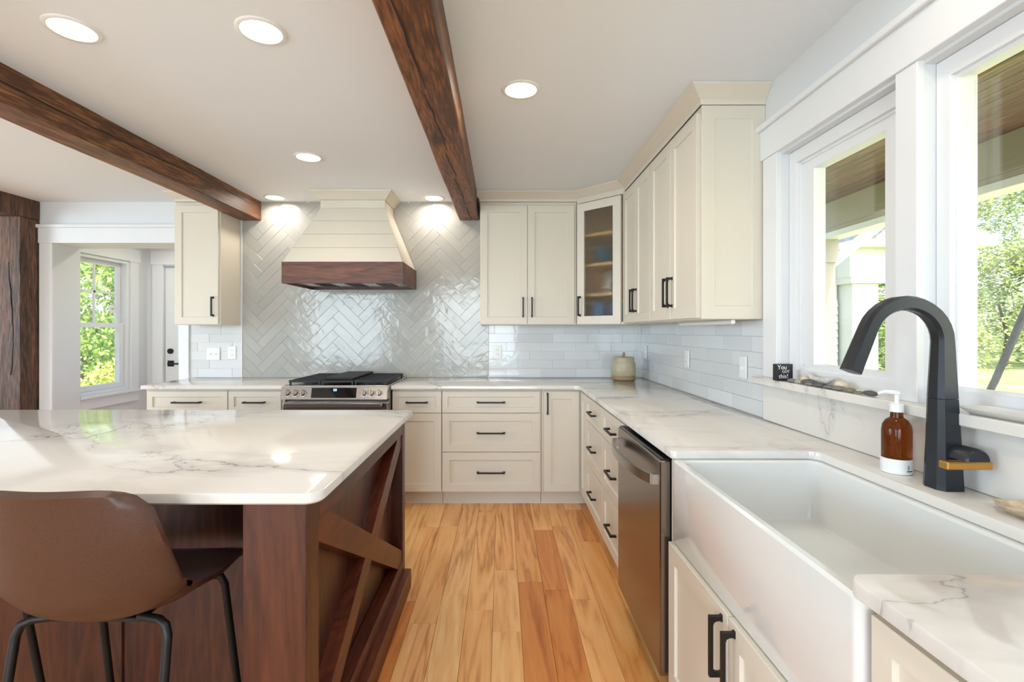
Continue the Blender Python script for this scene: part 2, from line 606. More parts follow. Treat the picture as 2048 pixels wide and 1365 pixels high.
M['leaf3'] = leaf_mat('hedge_leaf', [(140, 156, 66), (186, 192, 92), (214, 210, 120)])

# ---------------------------------------------------------------- the room shell
ZC = 2.455          # ceiling
YB = 4.29           # back wall
XR = 1.23           # right wall
EPS = 0.0

wall_back = mk('wall_back', holed_wall(S_(YB), [-6.67, 1.40], [0, ZC], [(-3.93, -2.823, -0.001, 2.091)], 0.27), M['wall'], origin=(0, YB, 0),
               label='white back wall with tiled backsplash and wide cased opening', kind='structure')
wall_right = mk('wall_right', holed_wall(W_(XR), [-3.67, YB], [0, ZC], [(1.502, 2.149, 1.08, 2.10), (0.774, 1.423, 1.08, 2.10)], 0.13), M['wall'], origin=(XR, 0, 0),
                label='white right wall with two windows above the sink', kind='structure')
mk('wall_rear', holed_wall(N_(-3.5), [-6.67, XR], [0, ZC], [(-1.6, 0.4, 0.5, 2.4), (-4.8, -2.8, 0.5, 2.4)], 0.17), M['wall'],
   label='white wall behind the island with two broad windows', kind='structure')
mk('wall_left', holed_wall(E_(-6.5), [-3.5, YB], [0, ZC], [(-0.3, 2.3, 0.5, 2.4)], 0.17), M['wall'],
   label='white far left wall with one broad window', kind='structure')
mk('wall_hall_left', holed_wall(E_(-3.96), [4.56, 5.45], [0, ZC], [(4.57, 5.20, 0.70, 2.06)], 0.14), M['wall'],
   label='white side wall of the entry hall holding the double-hung window', kind='structure')
mk('wall_hall_back', holed_wall(S_(5.45), [-4.10, -1.86], [0, ZC], [(-3.768, -2.84, -0.001, 2.04)], 0.14), M['wall'],
   label='white end wall of the entry hall around the outside door', kind='structure')
mk('wall_hall_right', box(-2.0, -1.86, 4.56, 5.45, 0, ZC), M['wall'], label='white right-hand wall of the entry hall', kind='structure')
mk('ceiling', box(-6.67, 1.40, -3.67, 4.56, ZC, ZC + 0.12), M['ceil'], label='flat white painted ceiling above the kitchen', kind='structure')
mk('ceiling_hall', box(-4.10, -1.86, 4.56, 5.59, ZC, ZC + 0.12), M['ceil'], label='white ceiling of the entry hall beyond the opening', kind='structure')

mk('added_sun_block', box(-8.6, 1.40, -6.0, 4.56, ZC + 0.16, ZC + 0.36), M['shingle'], label='unseen slab added over the house to keep sun out of the rear windows', kind='structure')  # added out of view to block sun from the rear openings

floor = mk('floor', box(-6.67, 1.40, -3.67, 5.59, -0.13, -0.012), M['plank'], origin=(0, 0, -0.13),
           label='honey-coloured hickory plank floor running towards the range', kind='structure')
PW = 0.127
row = 0
x = XR
while x > -4.3:
    y = -1.2 - random.random() * 1.2
    while y < 5.45:
        ln = random.choice((0.55, 0.75, 0.9, 1.1, 1.25, 1.5))
        y1 = min(y + ln, 5.45)
        a, b = max(y, -1.6), y1
        if b - a > 0.05:
            g = 0.0006
            bm = bmesh.new()
            pts = [(x - PW + g, a + g), (x - g, a + g), (x - g, b - g), (x - PW + g, b - g)]
            o = offset_poly(pts, 0.0008)
            loft(bm, [[(p[0], p[1], -0.012) for p in pts], [(p[0], p[1], -0.0007) for p in pts], [(p[0], p[1], 0.0) for p in o]])
            mk('plank', bm, M['plank'], parent=floor)
        y = y1
    x -= PW
    row += 1
mk('floor_rear', slab([(-6.5, -3.5), (XR, -3.5), (XR, -1.6), (-6.5, -1.6)], -0.012, 0.0, 0.0005), M['plank'], label='hickory floor behind the camera position', kind='structure')
mk('floor_left', slab([(-6.5, -1.6), (x + 0.0, -1.6), (x + 0.0, 4.29), (-6.5, 4.29)], -0.012, 0.0, 0.0005), M['plank'], label='hickory floor left of the timber post', kind='structure')

# wall tiles ------------------------------------------------------
def clip(poly, axis, lim, keep_less):
    out = []
    n = len(poly)
    for i in range(n):
        a, b = poly[i], poly[(i + 1) % n]
        ia = (a[axis] <= lim) == keep_less
        ib = (b[axis] <= lim) == keep_less
        if ia: out.append(a)
        if ia != ib:
            t = (lim - a[axis]) / (b[axis] - a[axis])
            out.append((a[0] + t * (b[0] - a[0]), a[1] + t * (b[1] - a[1])))
    return out

def area(p):
    return 0.5 * sum(p[i - 1][0] * p[i][1] - p[i][0] * p[i - 1][1] for i in range(len(p)))

def clean(p):
    out = []
    for q in p:
        if not out or math.hypot(q[0] - out[-1][0], q[1] - out[-1][1]) > 0.002:
            out.append(q)
    while len(out) > 2 and math.hypot(out[0][0] - out[-1][0], out[0][1] - out[-1][1]) <= 0.002:
        out.pop()
    return out

def tile(poly, fm, mat, parent, th=0.0034, e=0.0010):
    poly = clean(poly)
    if len(poly) < 3: return
    if area(poly) < 0: poly = poly[::-1]
    if area(poly) < 0.0004: return
    ins = offset_poly(poly, e)
    bm = bmesh.new()
    loft(bm, [[fm(u, -0.0002, v) for u, v in poly], [fm(u, -th + e, v) for u, v in poly], [fm(u, -th, v) for u, v in ins]])
    mk('tile', bm, mat, parent=parent)

def clip_rect(p, u0, u1, v0, v1):
    for ax, lim, less in ((0, u0, False), (0, u1, True), (1, v0, False), (1, v1, True)):
        p = clip(p, ax, lim, less)
        if len(p) < 3: return []
    return p

TW, TL, G = 0.0785, 0.314, 0.0009
hu0, hu1, hv0, hv1 = -2.272, -0.112, 0.914, ZC
c45 = math.sqrt(0.5)
for k in range(-60, 60):
    for m_ in range(-12, 12):
        ox, oy = k * TW + m_ * TL, k * TW - m_ * TL
        for (a0, b0, a1, b1) in ((ox, oy, ox + TL, oy + TW), (ox, oy + TW, ox + TW, oy + TW + TL)):
            q = [(a0 + G, b0 + G), (a1 - G, b0 + G), (a1 - G, b1 - G), (a0 + G, b1 - G)]
            q = [((u - v) * c45 - 1.205, (u + v) * c45 + 1.50) for u, v in q]
            if max(p[0] for p in q) < hu0 or min(p[0] for p in q) > hu1 or max(p[1] for p in q) < hv0 or min(p[1] for p in q) > hv1:
                continue
            q = clip_rect(q, hu0, hu1, hv0, hv1)
            if q: tile(q, S_(YB), M['herr'], wall_back)
mk('edge_strip', fbox(S_(YB), -2.279, -2.273, 0.914, ZC, -0.010, 0, 0.001), M['plate'], parent=wall_back)

def subway(fm, u0, u1, v0, v1, parent, start=0.0):
    tw, th = 0.305, 0.0765
    r = 0
    v = v0
    while v < v1 - 0.005:
        u = u0 - tw + ((start + r * 0.333) % 1.0) * tw
        while u < u1:
            q = clip_rect([(u + 0.001, v + 0.001), (u + tw - 0.001, v + 0.001), (u + tw - 0.001, v + th - 0.001), (u + 0.001, v + th - 0.001)], u0, u1, v0, v1)
            if q: tile(q, fm, M['subway'], parent, 0.004, 0.0006)
            u += tw
        v += th
        r += 1

subway(S_(YB), -2.727, -2.281, 0.914, 1.372, wall_back, 0.2)
subway(S_(YB), -0.110, XR, 0.914, 1.376, wall_back, 0.5)
subway(W_(XR), 2.262, YB - 0.008, 0.914, 1.376, wall_right, 0.1)

# timber beams and post ---------------------------------------------
def beam(name, xa0, xa1, xb0, xb1, y0, y1, z0, z1, label, mat, crack_u=None):
    """slightly hand-hewn beam along Y with drying cracks"""
    bm = bmesh.new()
    n = 26
    rings = []
    for i in range(n + 1):
        t = i / n
        y = y0 + (y1 - y0) * t
        l = xa0 + (xb0 - xa0) * t + random.uniform(-0.002, 0.002)
        r = xa1 + (xb1 - xa1) * t + random.uniform(-0.002, 0.002)
        b = z0 + random.uniform(-0.002, 0.002)
        c = 0.006
        rings.append([(l, y, z1), (l, y, b + c), (l + c, y, b), (r - c, y, b), (r, y, b + c), (r, y, z1)])
    loft(bm, rings)
    o = mk(name, bm, mat, label=label, cat='beam')
    return o

def crack(parent, pts, width, up):
    """a dark drying crack: a thin jagged sliver let into the face of the timber"""
    bm = bmesh.new()
    rings = []
    n = len(pts)
    for i, p in enumerate(pts):
        w = width * (0.25 + 0.75 * math.sin(math.pi * (i + 0.5) / n)) * random.uniform(0.6, 1.2)
        p = Vector(p)
        if up == 'z':
            rings.append([p + Vector((-w, 0, 0.0)), p + Vector((w, 0, 0.0)), p + Vector((w, 0, 0.006)), p + Vector((-w, 0, 0.006))])
        else:
            rings.append([p + Vector((0, 0, -w)), p + Vector((0, 0, w)), p + Vector((-0.006, 0, w)), p + Vector((-0.006, 0, -w))])
    loft(bm, rings)
    mk('crack', bm, M['dark'], parent=parent)

b1 = beam('ceiling_beam', -2.29, -2.112, -2.279, -2.108, -3.5, 4.281, 2.290, ZC, 'dark-stained timber ceiling beam ending beside the single left wall cabinet', M['beam'])
b2 = beam('ceiling_beam', -0.405, -0.205, -0.369, -0.198, -3.5, 4.281, 2.290, ZC, 'dark-stained timber ceiling beam ending between range hood and wall cabinets', M['beam'])
pts = []
yy = 0.8
while yy < 4.15:
    pts.append((-2.1055, yy, 2.385 + 0.012 * math.sin(yy * 2.1) + random.uniform(-0.004, 0.004)))
    yy += 0.09
crack(b1, pts, 0.003, 'x')
segs = [(1.2, 1.95, -0.315), (2.0, 2.62, -0.300), (2.66, 3.05, -0.292), (3.1, 3.75, -0.285), (3.8, 4.2, -0.27)]
for ya, yb_, xc in segs:
    pts = []
    n = max(5, int((yb_ - ya) / 0.07))
    for i in range(n + 1):
        pts.append((xc + 0.022 * (i / n - 0.5) + random.uniform(-0.005, 0.005), ya + (yb_ - ya) * i / n, 2.2868))
    crack(b2, pts, 0.0035, 'z')
bm = bmesh.new()
rings = []
for i in range(15):
    z = 2.285 * i / 14
    j = lambda: random.uniform(-0.003, 0.003)
    rings.append([(-4.225 + j(), 4.109 + j(), z), (-4.052 + j(), 4.109 + j(), z), (-4.052 + j(), 4.286, z), (-4.225 + j(), 4.286, z)])
loft(bm, rings)
post = mk('timber_post', bm, M['post'], label='rough dark timber post standing beside the cased opening', cat='post')
pts = [(-4.125 + 0.018 * math.sin(i * 0.24) + random.uniform(-0.004, 0.004), 4.104, 0.95 + i * 0.05) for i in range(20)]
bm = bmesh.new()
loft(bm, [[(p[0] - 0.0025, p[1], p[2]), (p[0] + 0.0025, p[1], p[2]), (p[0] + 0.0025, p[1] + 0.006, p[2]), (p[0] - 0.0025, p[1] + 0.006, p[2])] for p in pts])
mk('crack', bm, M['dark'], parent=post)
beam('ceiling_beam', -4.225, -4.05, -4.225, -4.05, -3.5, 4.287, 2.287, ZC, 'dark timber beam carried by the post at the far left', M['post'])

# window and door trim ------------------------------------------------
t1 = empty('trim_1', (XR, 1.5, 1.1), 'white painted casing with crown cap around the sink windows', kind='structure')
fm = W_(XR)
mk('casing', fbox(fm, 2.149, 2.262, 1.112, 2.11, -0.02, 0, 0.002), M['trim'], parent=t1)
mk('casing', fbox(fm, 1.423, 1.502, 1.112, 2.11, -0.02, 0, 0.002), M['trim'], parent=t1)
mk('casing', fbox(fm, 0.66, 0.774, 1.112, 2.11, -0.02, 0, 0.002), M['trim'], parent=t1)
mk('header', fbox(fm, 0.64, 2.275, 2.11, 2.243, -0.027, 0, 0.002), M['trim'], parent=t1)
mk('cap', fbox(fm, 0.62, 2.295, 2.243, 2.268, -0.045, 0, 0.003), M['trim'], parent=t1)

def window(name, fm, u0, u1, v0, v1, label, sash=0.0, fr=0.046):
    """frame, optional sash and one pane; w=0 is the wall face"""
    e = empty(name, fm((u0 + u1) / 2, 0.08, v0), label, kind='structure')
    mk('frame', frame_bm(fm, u0 + 0.001, u1 - 0.001, v0, v1 - 0.001, u0 + fr, u1 - fr, v0 + 0.045, v1 - 0.055, 0.035, 0.112), M['trim'], parent=e)
    mk('stop', frame_bm(fm, u0 + fr - 0.012, u1 - fr + 0.012, v0 + 0.035, v1 - 0.045, u0 + fr + 0.008, u1 - fr - 0.008, v0 + 0.055, v1 - 0.066, 0.05, 0.065), M['trim'], parent=e)
    gi = fr + 0.004
    if sash:
        s = mk('sash', frame_bm(fm, u0 + fr + 0.004, u1 - fr - 0.004, v0 + 0.05, v1 - 0.06, u0 + fr + sash, u1 - fr - sash, v0 + 0.072, v1 - 0.105, 0.056, 0.105), M['trim'], parent=e)
        gi = fr + sash
    mk('pane', fbox(fm, u0 + gi - 0.003, u1 - gi + 0.003, v0 + 0.052, v1 - 0.07, 0.102, 0.106), M['pane'], parent=e)
    return e

window('window_1', fm, 1.502, 2.149, 1.112, 2.10, 'white casement window beside the wall cabinets with an inner sash', sash=0.085, fr=0.052)
window('window_2', fm, 0.774, 1.423, 1.112, 2.10, 'white fixed picture window right above the faucet')
window('window_4', N_(-3.5), -1.6, 0.4, 0.5, 2.4, 'broad white window behind the camera, right-hand one')
window('window_5', N_(-3.5), -4.8, -2.8, 0.5, 2.4, 'broad white window behind the camera, left-hand one')
window('window_6', E_(-6.5), -0.3, 2.3, 0.5, 2.4, 'broad white window in the far left wall')
mk('window_sill', slab([(1.165, 0.55), (XR + 0.036, 0.55), (XR + 0.036, 2.268), (1.165, 2.268)], 1.0805, 1.112, 0.003), M['quartz'],
   label='white quartz window sill ledge above the sink backsplash', cat='sill')
mk('quartz_backsplash', box(1.21, XR - 0.0005, 0.30, 2.260, 0.9145, 1.080, 0.0015), M['quartz'],
   label='upright white quartz backsplash strip under the window sill', cat='backsplash')

t2 = empty('trim_2', (-3.4, YB, 0), 'white casing with crown cap around the wide hall opening', kind='structure')
fs = S_(YB)
mk('casing', fbox(fs, -4.044, -3.93, 0, 2.091, -0.02, 0, 0.002), M['trim'], parent=t2)
mk('casing', fbox(fs, -2.823, -2.735, 0, 2.091, -0.02, 0, 0.002), M['trim'], parent=t2)
mk('header', fbox(fs, -4.050, -2.72, 2.091, 2.223, -0.025, 0, 0.002), M['trim'], parent=t2)
mk('cap', fbox(fs, -4.065, -2.72, 2.223, 2.252, -0.042, 0, 0.003), M['trim'], parent=t2)

fe = E_(-3.96)
w3 = empty('window_3', (-3.98, 4.9, 0.7), 'white double-hung window with divided upper sash in the hall', kind='structure')
mk('frame', frame_bm(fe, 4.571, 5.199, 0.701, 2.059, 4.59, 5.165, 0.735, 2.03, 0.0, 0.13), M['trim'], parent=w3)
lo = mk('lower_sash', frame_bm(fe, 4.592, 5.163, 0.737, 1.40, 4.62, 5.10, 0.79, 1.355, 0.03, 0.06), M['trim'], parent=w3)
mk('pane', fbox(fe, 4.618, 5.102, 0.788, 1.357, 0.044, 0.047), M['pane'], parent=lo)
up = mk('upper_sash', frame_bm(fe, 4.592, 5.163, 1.357, 2.028, 4.62, 5.115, 1.402, 1.985, 0.065, 0.095), M['trim'], parent=w3)
mk('pane', fbox(fe, 4.618, 5.117, 1.40, 1.987, 0.079, 0.082), M['pane'], parent=up)
mk('muntin', fbox(fe, 4.82, 4.845, 1.402, 1.985, 0.066, 0.078, 0.002), M['trim'], parent=up)
mk('muntin', fbox(fe, 4.62, 5.115, 1.70, 1.725, 0.066, 0.078, 0.002), M['trim'], parent=up)
t3 = empty('trim_3', (-3.96, 5.0, 0.6), 'white casing, stool and apron around the hall window', kind='structure')
mk('casing', fbox(fe, 5.2, 5.31, 0.70, 2.06, -0.02, 0, 0.002), M['trim'], parent=t3)
mk('header', fbox(fe, 4.562, 5.33, 2.06, 2.20, -0.025, 0, 0.002), M['trim'], parent=t3)
mk('stool', fbox(fe, 4.562, 5.33, 0.672, 0.70, -0.04, 0.0, 0.003), M['trim'], parent=t3)
mk('apron', fbox(fe, 4.562, 5.31, 0.57, 0.672, -0.02, 0, 0.002), M['trim'], parent=t3)

fd = S_(5.45)
d1 = empty('door_1', (-3.3, 5.47, 0), 'white half-glazed outside door with black hardware at the end of the hall', kind='structure')
mk('slab', frame_bm(fd, -3.764, -2.844, 0.004, 2.036, -3.625, -2.98, 1.02, 1.90, 0.02, 0.064), M['trim'], parent=d1)
mk('pane', fbox(fd, -3.627, -2.978, 1.018, 1.902, 0.04, 0.044), M['pane'], parent=d1)
mk('deadbolt', tube([(-3.70, 5.468, 1.095), (-3.70, 5.448, 1.095)], 0.030, 20), M['black'], parent=d1)
rose = mk('rose', fbox(fd, -3.733, -3.667, 0.923, 0.989, 0.008, 0.02, 0.002), M['black'], parent=d1)
mk('lever', tube([(-3.70, 5.46, 0.956), (-3.70, 5.415, 0.956), (-3.69, 5.408, 0.956), (-3.58, 5.408, 0.956)], 0.009, 10), M['black'], parent=d1)
t4 = empty('trim_4', (-3.3, 5.45, 0), 'white casing around the outside door in the hall', kind='structure')
mk('casing', fbox(fd, -3.885, -3.768, 0, 2.057, -0.02, 0, 0.002), M['trim'], parent=t4)
mk('casing', fbox(fd, -2.84, -2.73, 0, 2.057, -0.02, 0, 0.002), M['trim'], parent=t4)
mk('header', fbox(fd, -3.90, -2.715, 2.057, 2.207, -0.026, 0, 0.002), M['trim'], parent=t4)
th = empty('thermometer', (-4.06, 5.05, 1.51), 'round white dial thermometer on the hall window pane', 'thermometer')
mk('case', tube([(-4.055, 5.07, 1.55), (-4.040, 5.07, 1.55)], [0.04, 0.042], 24), M['plate'], parent=th)
mk('needle', fbox(E_(-4.0395), 5.062, 5.090, 1.548, 1.553, -0.001, 0.0), M['dark'], parent=th)

# outlets and switches ------------------------------------------------
def wall_plate(fm, u, v, gangs, kind, name, label, cat):
    w = 0.070 if gangs == 1 else 0.116
    e = empty(name, fm(u, -0.011, v - 0.057), label, cat)
    mk('plate', fbox(fm, u - w / 2, u + w / 2, v - 0.057, v + 0.057, -0.0135, -0.0075, 0.0025), M['plate'], parent=e)
    for g in range(gangs):
        uc = u + (g - (gangs - 1) / 2) * 0.046
        if kind == 'outlet':
            for dv in (-0.02, 0.02):
                r = mk('receptacle', fbox(fm, uc - 0.016, uc + 0.016, v + dv - 0.014, v + dv + 0.014, -0.0155, -0.0135, 0.001), M['plate'], parent=e)
                for du in (-0.006, 0.006):
                    mk('slot', fbox(fm, uc + du - 0.0012, uc + du + 0.0012, v + dv - 0.002, v + dv + 0.006, -0.0159, -0.0155), M['dark'], parent=r)
        else:
            mk('toggle', fbox(fm, uc - 0.005, uc + 0.005, v - 0.012, v + 0.006, -0.021, -0.0135, 0.001), M['plate'], parent=e)

wall_plate(fs, -2.525, 1.121, 2, 'switch', 'light_switch', 'white double light switch plate under the single left wall cabinet', 'switch')
wall_plate(fs, -2.362, 1.130, 1, 'outlet', 'wall_outlet', 'white wall outlet left of the herringbone tile', 'outlet')
wall_plate(fs, -0.035, 1.134, 1, 'outlet', 'wall_outlet', 'white wall outlet just right of the herringbone tile', 'outlet')
wall_plate(fm, 4.144, 1.138, 1, 'outlet', 'wall_outlet', 'white wall outlet closest to the tiled corner by the crock', 'outlet')
wall_plate(fm, 3.213, 1.138, 1, 'outlet', 'wall_outlet', 'white wall outlet midway along the right tile wall', 'outlet')
wall_plate(fm, 2.468, 1.138, 1, 'switch', 'light_switch', 'white single light switch next to the window casing', 'switch')

# recessed ceiling lights ---------------------------------------------
M['glow'] = plain('lit_diffuser', (255, 244, 225), 0.5, emit=(255, 236, 205), es=9.0)
def downlight(x, y, label, power=4.2):
    e = empty('ceiling_light', (x, y, ZC - 0.006), label, 'ceiling light', 'recessed ceiling lights')
    bm = bmesh.new()
    seg = 40
    prof = [(0.090, ZC), (0.090, ZC - 0.003), (0.086, ZC - 0.006), (0.074, ZC - 0.006), (0.071, ZC - 0.002), (0.071, ZC)]
    rings = [[(x + r * math.cos(2 * math.pi * k / seg), y + r * math.sin(2 * math.pi * k / seg), z) for k in range(seg)] for r, z in prof]
    loft(bm, rings, loop=True)
    mk('trim_ring', bm, M['plate'], parent=e, smooth=40)
    mk('diffuser', lathe(x, y, [(0.0705, ZC - 0.0005), (0.0705, ZC - 0.003), (0.06, ZC - 0.004)], 40), M['glow'], parent=e)
    l = add_light('lamp', 'AREA', (0, 0, -0.002), (0, 0, 0), power, (1.0, 0.93, 0.84), shape='DISK', size=0.12, spread=R(165))
    l.parent = e

downlight(-1.608, 1.831, 'recessed ceiling light left of its neighbour, above the near edge of the island', 2.8)
downlight(-0.906, 1.843, 'recessed ceiling light between the two long beams, nearest to the middle beam', 2.8)
downlight(0.091, 2.290, 'recessed ceiling light on its own right of the middle beam')
downlight(-1.256, 3.178, 'recessed ceiling light centred in front of the range hood', 2.0)
downlight(-1.92, 4.142, 'recessed ceiling light washing the tile left of the range hood', 2.6)
downlight(-0.575, 4.158, 'recessed ceiling light washing the tile right of the range hood', 2.6)
downlight(-1.608, 0.2, 'unseen fill light added in the ceiling above the stools', 2.8)  # lamp added out of frame to fill the stool side
downlight(0.091, 0.3, 'unseen fill light added in the ceiling right of the middle beam')  # unseen lamp added to fill the aisle
downlight(0.86, 1.15, 'unseen fill light added in the ceiling above the sink', 1.3)  # made-up lamp that brightens the sink and near counter
downlight(-3.2, 5.0, 'unseen fill light added in the ceiling of the entry hall', 5.0)  # made-up lamp that lifts the dim hall

# ---------------------------------------------------------------- cabinets
def handle_mesh(L):
    h = L / 2
    pts = [(-h - 0.003, 0), (-h + 0.001, -0.007), (-h + 0.001, -0.034), (h - 0.001, -0.034), (h - 0.001, -0.007), (h + 0.003, 0),
           (h - 0.016, 0), (h - 0.0125, -0.008), (h - 0.0135, -0.016), (h - 0.017, -0.022), (h - 0.024, -0.0245),
           (-h + 0.024, -0.0245), (-h + 0.017, -0.022), (-h + 0.0135, -0.016), (-h + 0.0125, -0.008), (-h + 0.016, 0)]
    bm = bmesh.new()
    e = 0.001
    loft(bm, [[(a, b, -0.0055) for a, b in pts], [(a, b, 0.0055) for a, b in pts]])
    bmesh.ops.recalc_face_normals(bm, faces=bm.faces)
    me = bpy.data.meshes.new('handle')
    bm.to_mesh(me)
    bm.free()
    me.materials.append(M['black'])
    return me

HM = {L: handle_mesh(L) for L in (0.13, 0.16, 0.21)}
ROT = {'S': 0.0, 'W': R(-90), 'E': R(90), 'D': R(-45)}

def pull(fm, face, u, v, L, parent, vertical=False):
    put('handle', HM[L], fm(u, 0.0, v), (0, R(90) if vertical else 0, ROT[face]), parent)

def cabinet(name, label, cat, fm, face, u0, u1, v0, v1, depth, fronts, toe=None, body=True, group=None):
    """fronts: (kind, u0, u1, v0, v1, handle spec or None)"""
    e = empty(name, fm((u0 + u1) / 2, depth / 2, 0 if toe else v0), label, cat, group)
    if body:
        mk('body', fbox(fm, u0 + 0.0005, u1 - 0.0005, v0, v1, 0.0205, depth), M['cream'], parent=e)
    if toe:
        mk('toe_kick', fbox(fm, u0 + 0.0005, u1 - 0.0005, 0.0, v0, 0.075, depth), M['cream'], parent=e)
    for (kind, a, b, c, d, h) in fronts:
        p = mk(kind, shaker_bm(fm, a, b, c, d, rail=0.042 if (d - c) < 0.2 else 0.057), M['cream'], parent=e)
        if h:
            uu, vv, L, vert = h
            pull(fm, face, uu, vv, L, p, vert)
    return e

fb = S_(3.67)          # faces of the back run
DB = YB - 3.67 - 0.001
Z0, Z1 = 0.105, 0.883
dr = [(0.703 + 0.002, 0.868), (0.410 + 0.002, 0.701), (0.112, 0.408)]

def drawer_top_door(u0, u1, L, hs):
    m_ = (u0 + u1) / 2
    return [('drawer_front', u0 + 0.002, u1 - 0.002, dr[0][0], dr[0][1], (m_, 0.786, L, False)),
            ('door', u0 + 0.002, u1 - 0.002, 0.112, 0.701, (u1 - 0.03 if hs > 0 else u0 + 0.03, 0.60, 0.13, True))]

def three_drawers(u0, u1, L):
    m_ = (u0 + u1) / 2
    return [('drawer_front', u0 + 0.002, u1 - 0.002, a, b, (m_, (a + b) / 2, L, False)) for a, b in dr]

cabinet('base_cabinet', 'cream base cabinet at the far left end of the back counter, one drawer over doors', 'cabinet', fb, 'S', -2.68, -2.057, Z0, Z1, DB,
        [('drawer_front', -2.665, -2.06, dr[0][0], dr[0][1], (-2.36, 0.786, 0.21, False)),
         ('door', -2.665, -2.364, 0.112, 0.701, (-2.39, 0.60, 0.13, True)), ('door', -2.361, -2.06, 0.112, 0.701, (-2.335, 0.60, 0.13, True))], True)
cabinet('base_cabinet', 'narrow cream base cabinet just left of the range, drawer over door', 'cabinet', fb, 'S', -2.055, -1.605, Z0, Z1, DB,
        drawer_top_door(-2.055, -1.655, 0.16, 1), True)
cabinet('base_cabinet', 'narrow cream base cabinet just right of the range, drawer over door', 'cabinet', fb, 'S', -0.822, -0.450, Z0, Z1, DB,
        drawer_top_door(-0.822, -0.450, 0.16, -1), True)
cabinet('base_cabinet', 'wide cream base cabinet with three stacked drawers on the back wall', 'cabinet', fb, 'S', -0.448, 0.300, Z0, Z1, DB,
        three_drawers(-0.448, 0.290, 0.21), True)
cabinet('base_cabinet', 'cream corner base cabinet with one full-height door and upright handle', 'cabinet', fb, 'S', 0.302, 1.229, Z0, Z1, DB,
        [('door', 0.318, 0.585, 0.112, 0.868, (0.345, 0.775, 0.16, True))], True)
fr_ = W_(0.592)        # faces of the right run
DR = XR - 0.592 - 0.001
cabinet('base_cabinet', 'cream three-drawer base cabinet next to the inner corner of the right run', 'cabinet', fr_, 'W', 2.872, 3.668, Z0, Z1, DR,
        three_drawers(2.872, 3.415, 0.16) + [('filler_panel', 3.420, 3.646, 0.112, 0.868, None)], True)
cabinet('base_cabinet', 'cream three-drawer base cabinet touching the dishwasher', 'cabinet', fr_, 'W', 2.325, 2.870, Z0, Z1, DR,
        three_drawers(2.325, 2.870, 0.16), True)

# sink base: two doors under the apron
fsb = W_(0.575)
sb = empty('sink_base_cabinet', (0.9, 1.235, 0), 'cream two-door sink base cabinet under the apron sink', 'cabinet')
mk('body', box(0.596, XR - 0.001, 0.795, 1.685, Z0, 0.598), M['cream'], parent=sb)
mk('toe_kick', box(0.665, XR - 0.001, 0.795, 1.685, 0, Z0), M['cream'], parent=sb)
for (a, b, hu) in ((0.797, 1.238, 1.205), (1.242, 1.683, 1.275)):
    p = mk('door', shaker_bm(fsb, a, b, 0.112, 0.597), M['cream'], parent=sb)
    pull(fsb, 'W', hu, 0.50, 0.16, p, True)
mk('side_stile', box(0.592, XR - 0.001, 1.687, 1.698, 0.0, Z1), M['cream'], parent=sb)
cabinet('base_cabinet', 'cream base cabinet under the near end of the counter beyond the sink', 'cabinet', fr_, 'W', -0.60, 0.785, Z0, Z1, DR,
        [('drawer_front', 0.10, 0.783, dr[0][0], dr[0][1], (0.44, 0.786, 0.21, False)), ('door', 0.442, 0.783, 0.112, 0.701, (0.47, 0.6, 0.13, True)),
         ('door', 0.10, 0.438, 0.112, 0.701, (0.41, 0.6, 0.13, True)), ('door', -0.598, 0.096, 0.112, 0.868, (0.06, 0.7, 0.16, True))], True)

# worktops ------------------------------------------------------------
CE = 0.578
out = [(-0.823, 3.64), (CE - 0.03, 3.64), (CE, 3.61), (CE, 1.665), (1.07, 1.665), (1.07, 0.824), (CE, 0.824), (CE, -0.62), (XR - 0.0005, -0.62), (XR - 0.0005, YB - 0.0005), (-0.823, YB - 0.0005)]
out = round_poly(out, [0, 0.02, 0.02, 0.02, 0.035, 0.035, 0.03, 0, 0, 0, 0])
mk('countertop', slab(out, 0.884, 0.914, 0.004), M['quartz'], smooth=40,
   label='L-shaped white veined quartz worktop from range around corner to sink', cat='countertop')
mk('countertop', slab(round_poly([(-2.70, 3.64), (-1.602, 3.64), (-1.602, YB - 0.0005), (-2.70, YB - 0.0005)], [0.02, 0, 0, 0]), 0.884, 0.914, 0.004), M['quartz'], smooth=40,
   label='short white quartz worktop left of the range', cat='countertop')

# upper cabinets --------------------------------------------------------
UZ0, UZ1 = 1.378, 2.375
fu = S_(3.975)
DU = YB - 3.975 - 0.0005
cabinet('wall_cabinet', 'single-door cream wall cabinet at the far left by the hall opening', 'cabinet', fu, 'S', -2.665, -2.295, UZ0 - 0.006, UZ1, DU,
        [('door', -2.661, -2.307, 1.376, 2.345, (-2.345, 1.52, 0.16, True))])
cabinet('wall_cabinet', 'two-door cream wall cabinet on the back wall right of the hood', 'cabinet', fu, 'S', -0.175, 0.612, UZ0 - 0.006, UZ1, DU,
        [('door', -0.171, 0.209, 1.376, 2.345, (0.175, 1.515, 0.16, True)), ('door', 0.213, 0.593, 1.376, 2.345, (0.247, 1.515, 0.16, True))])
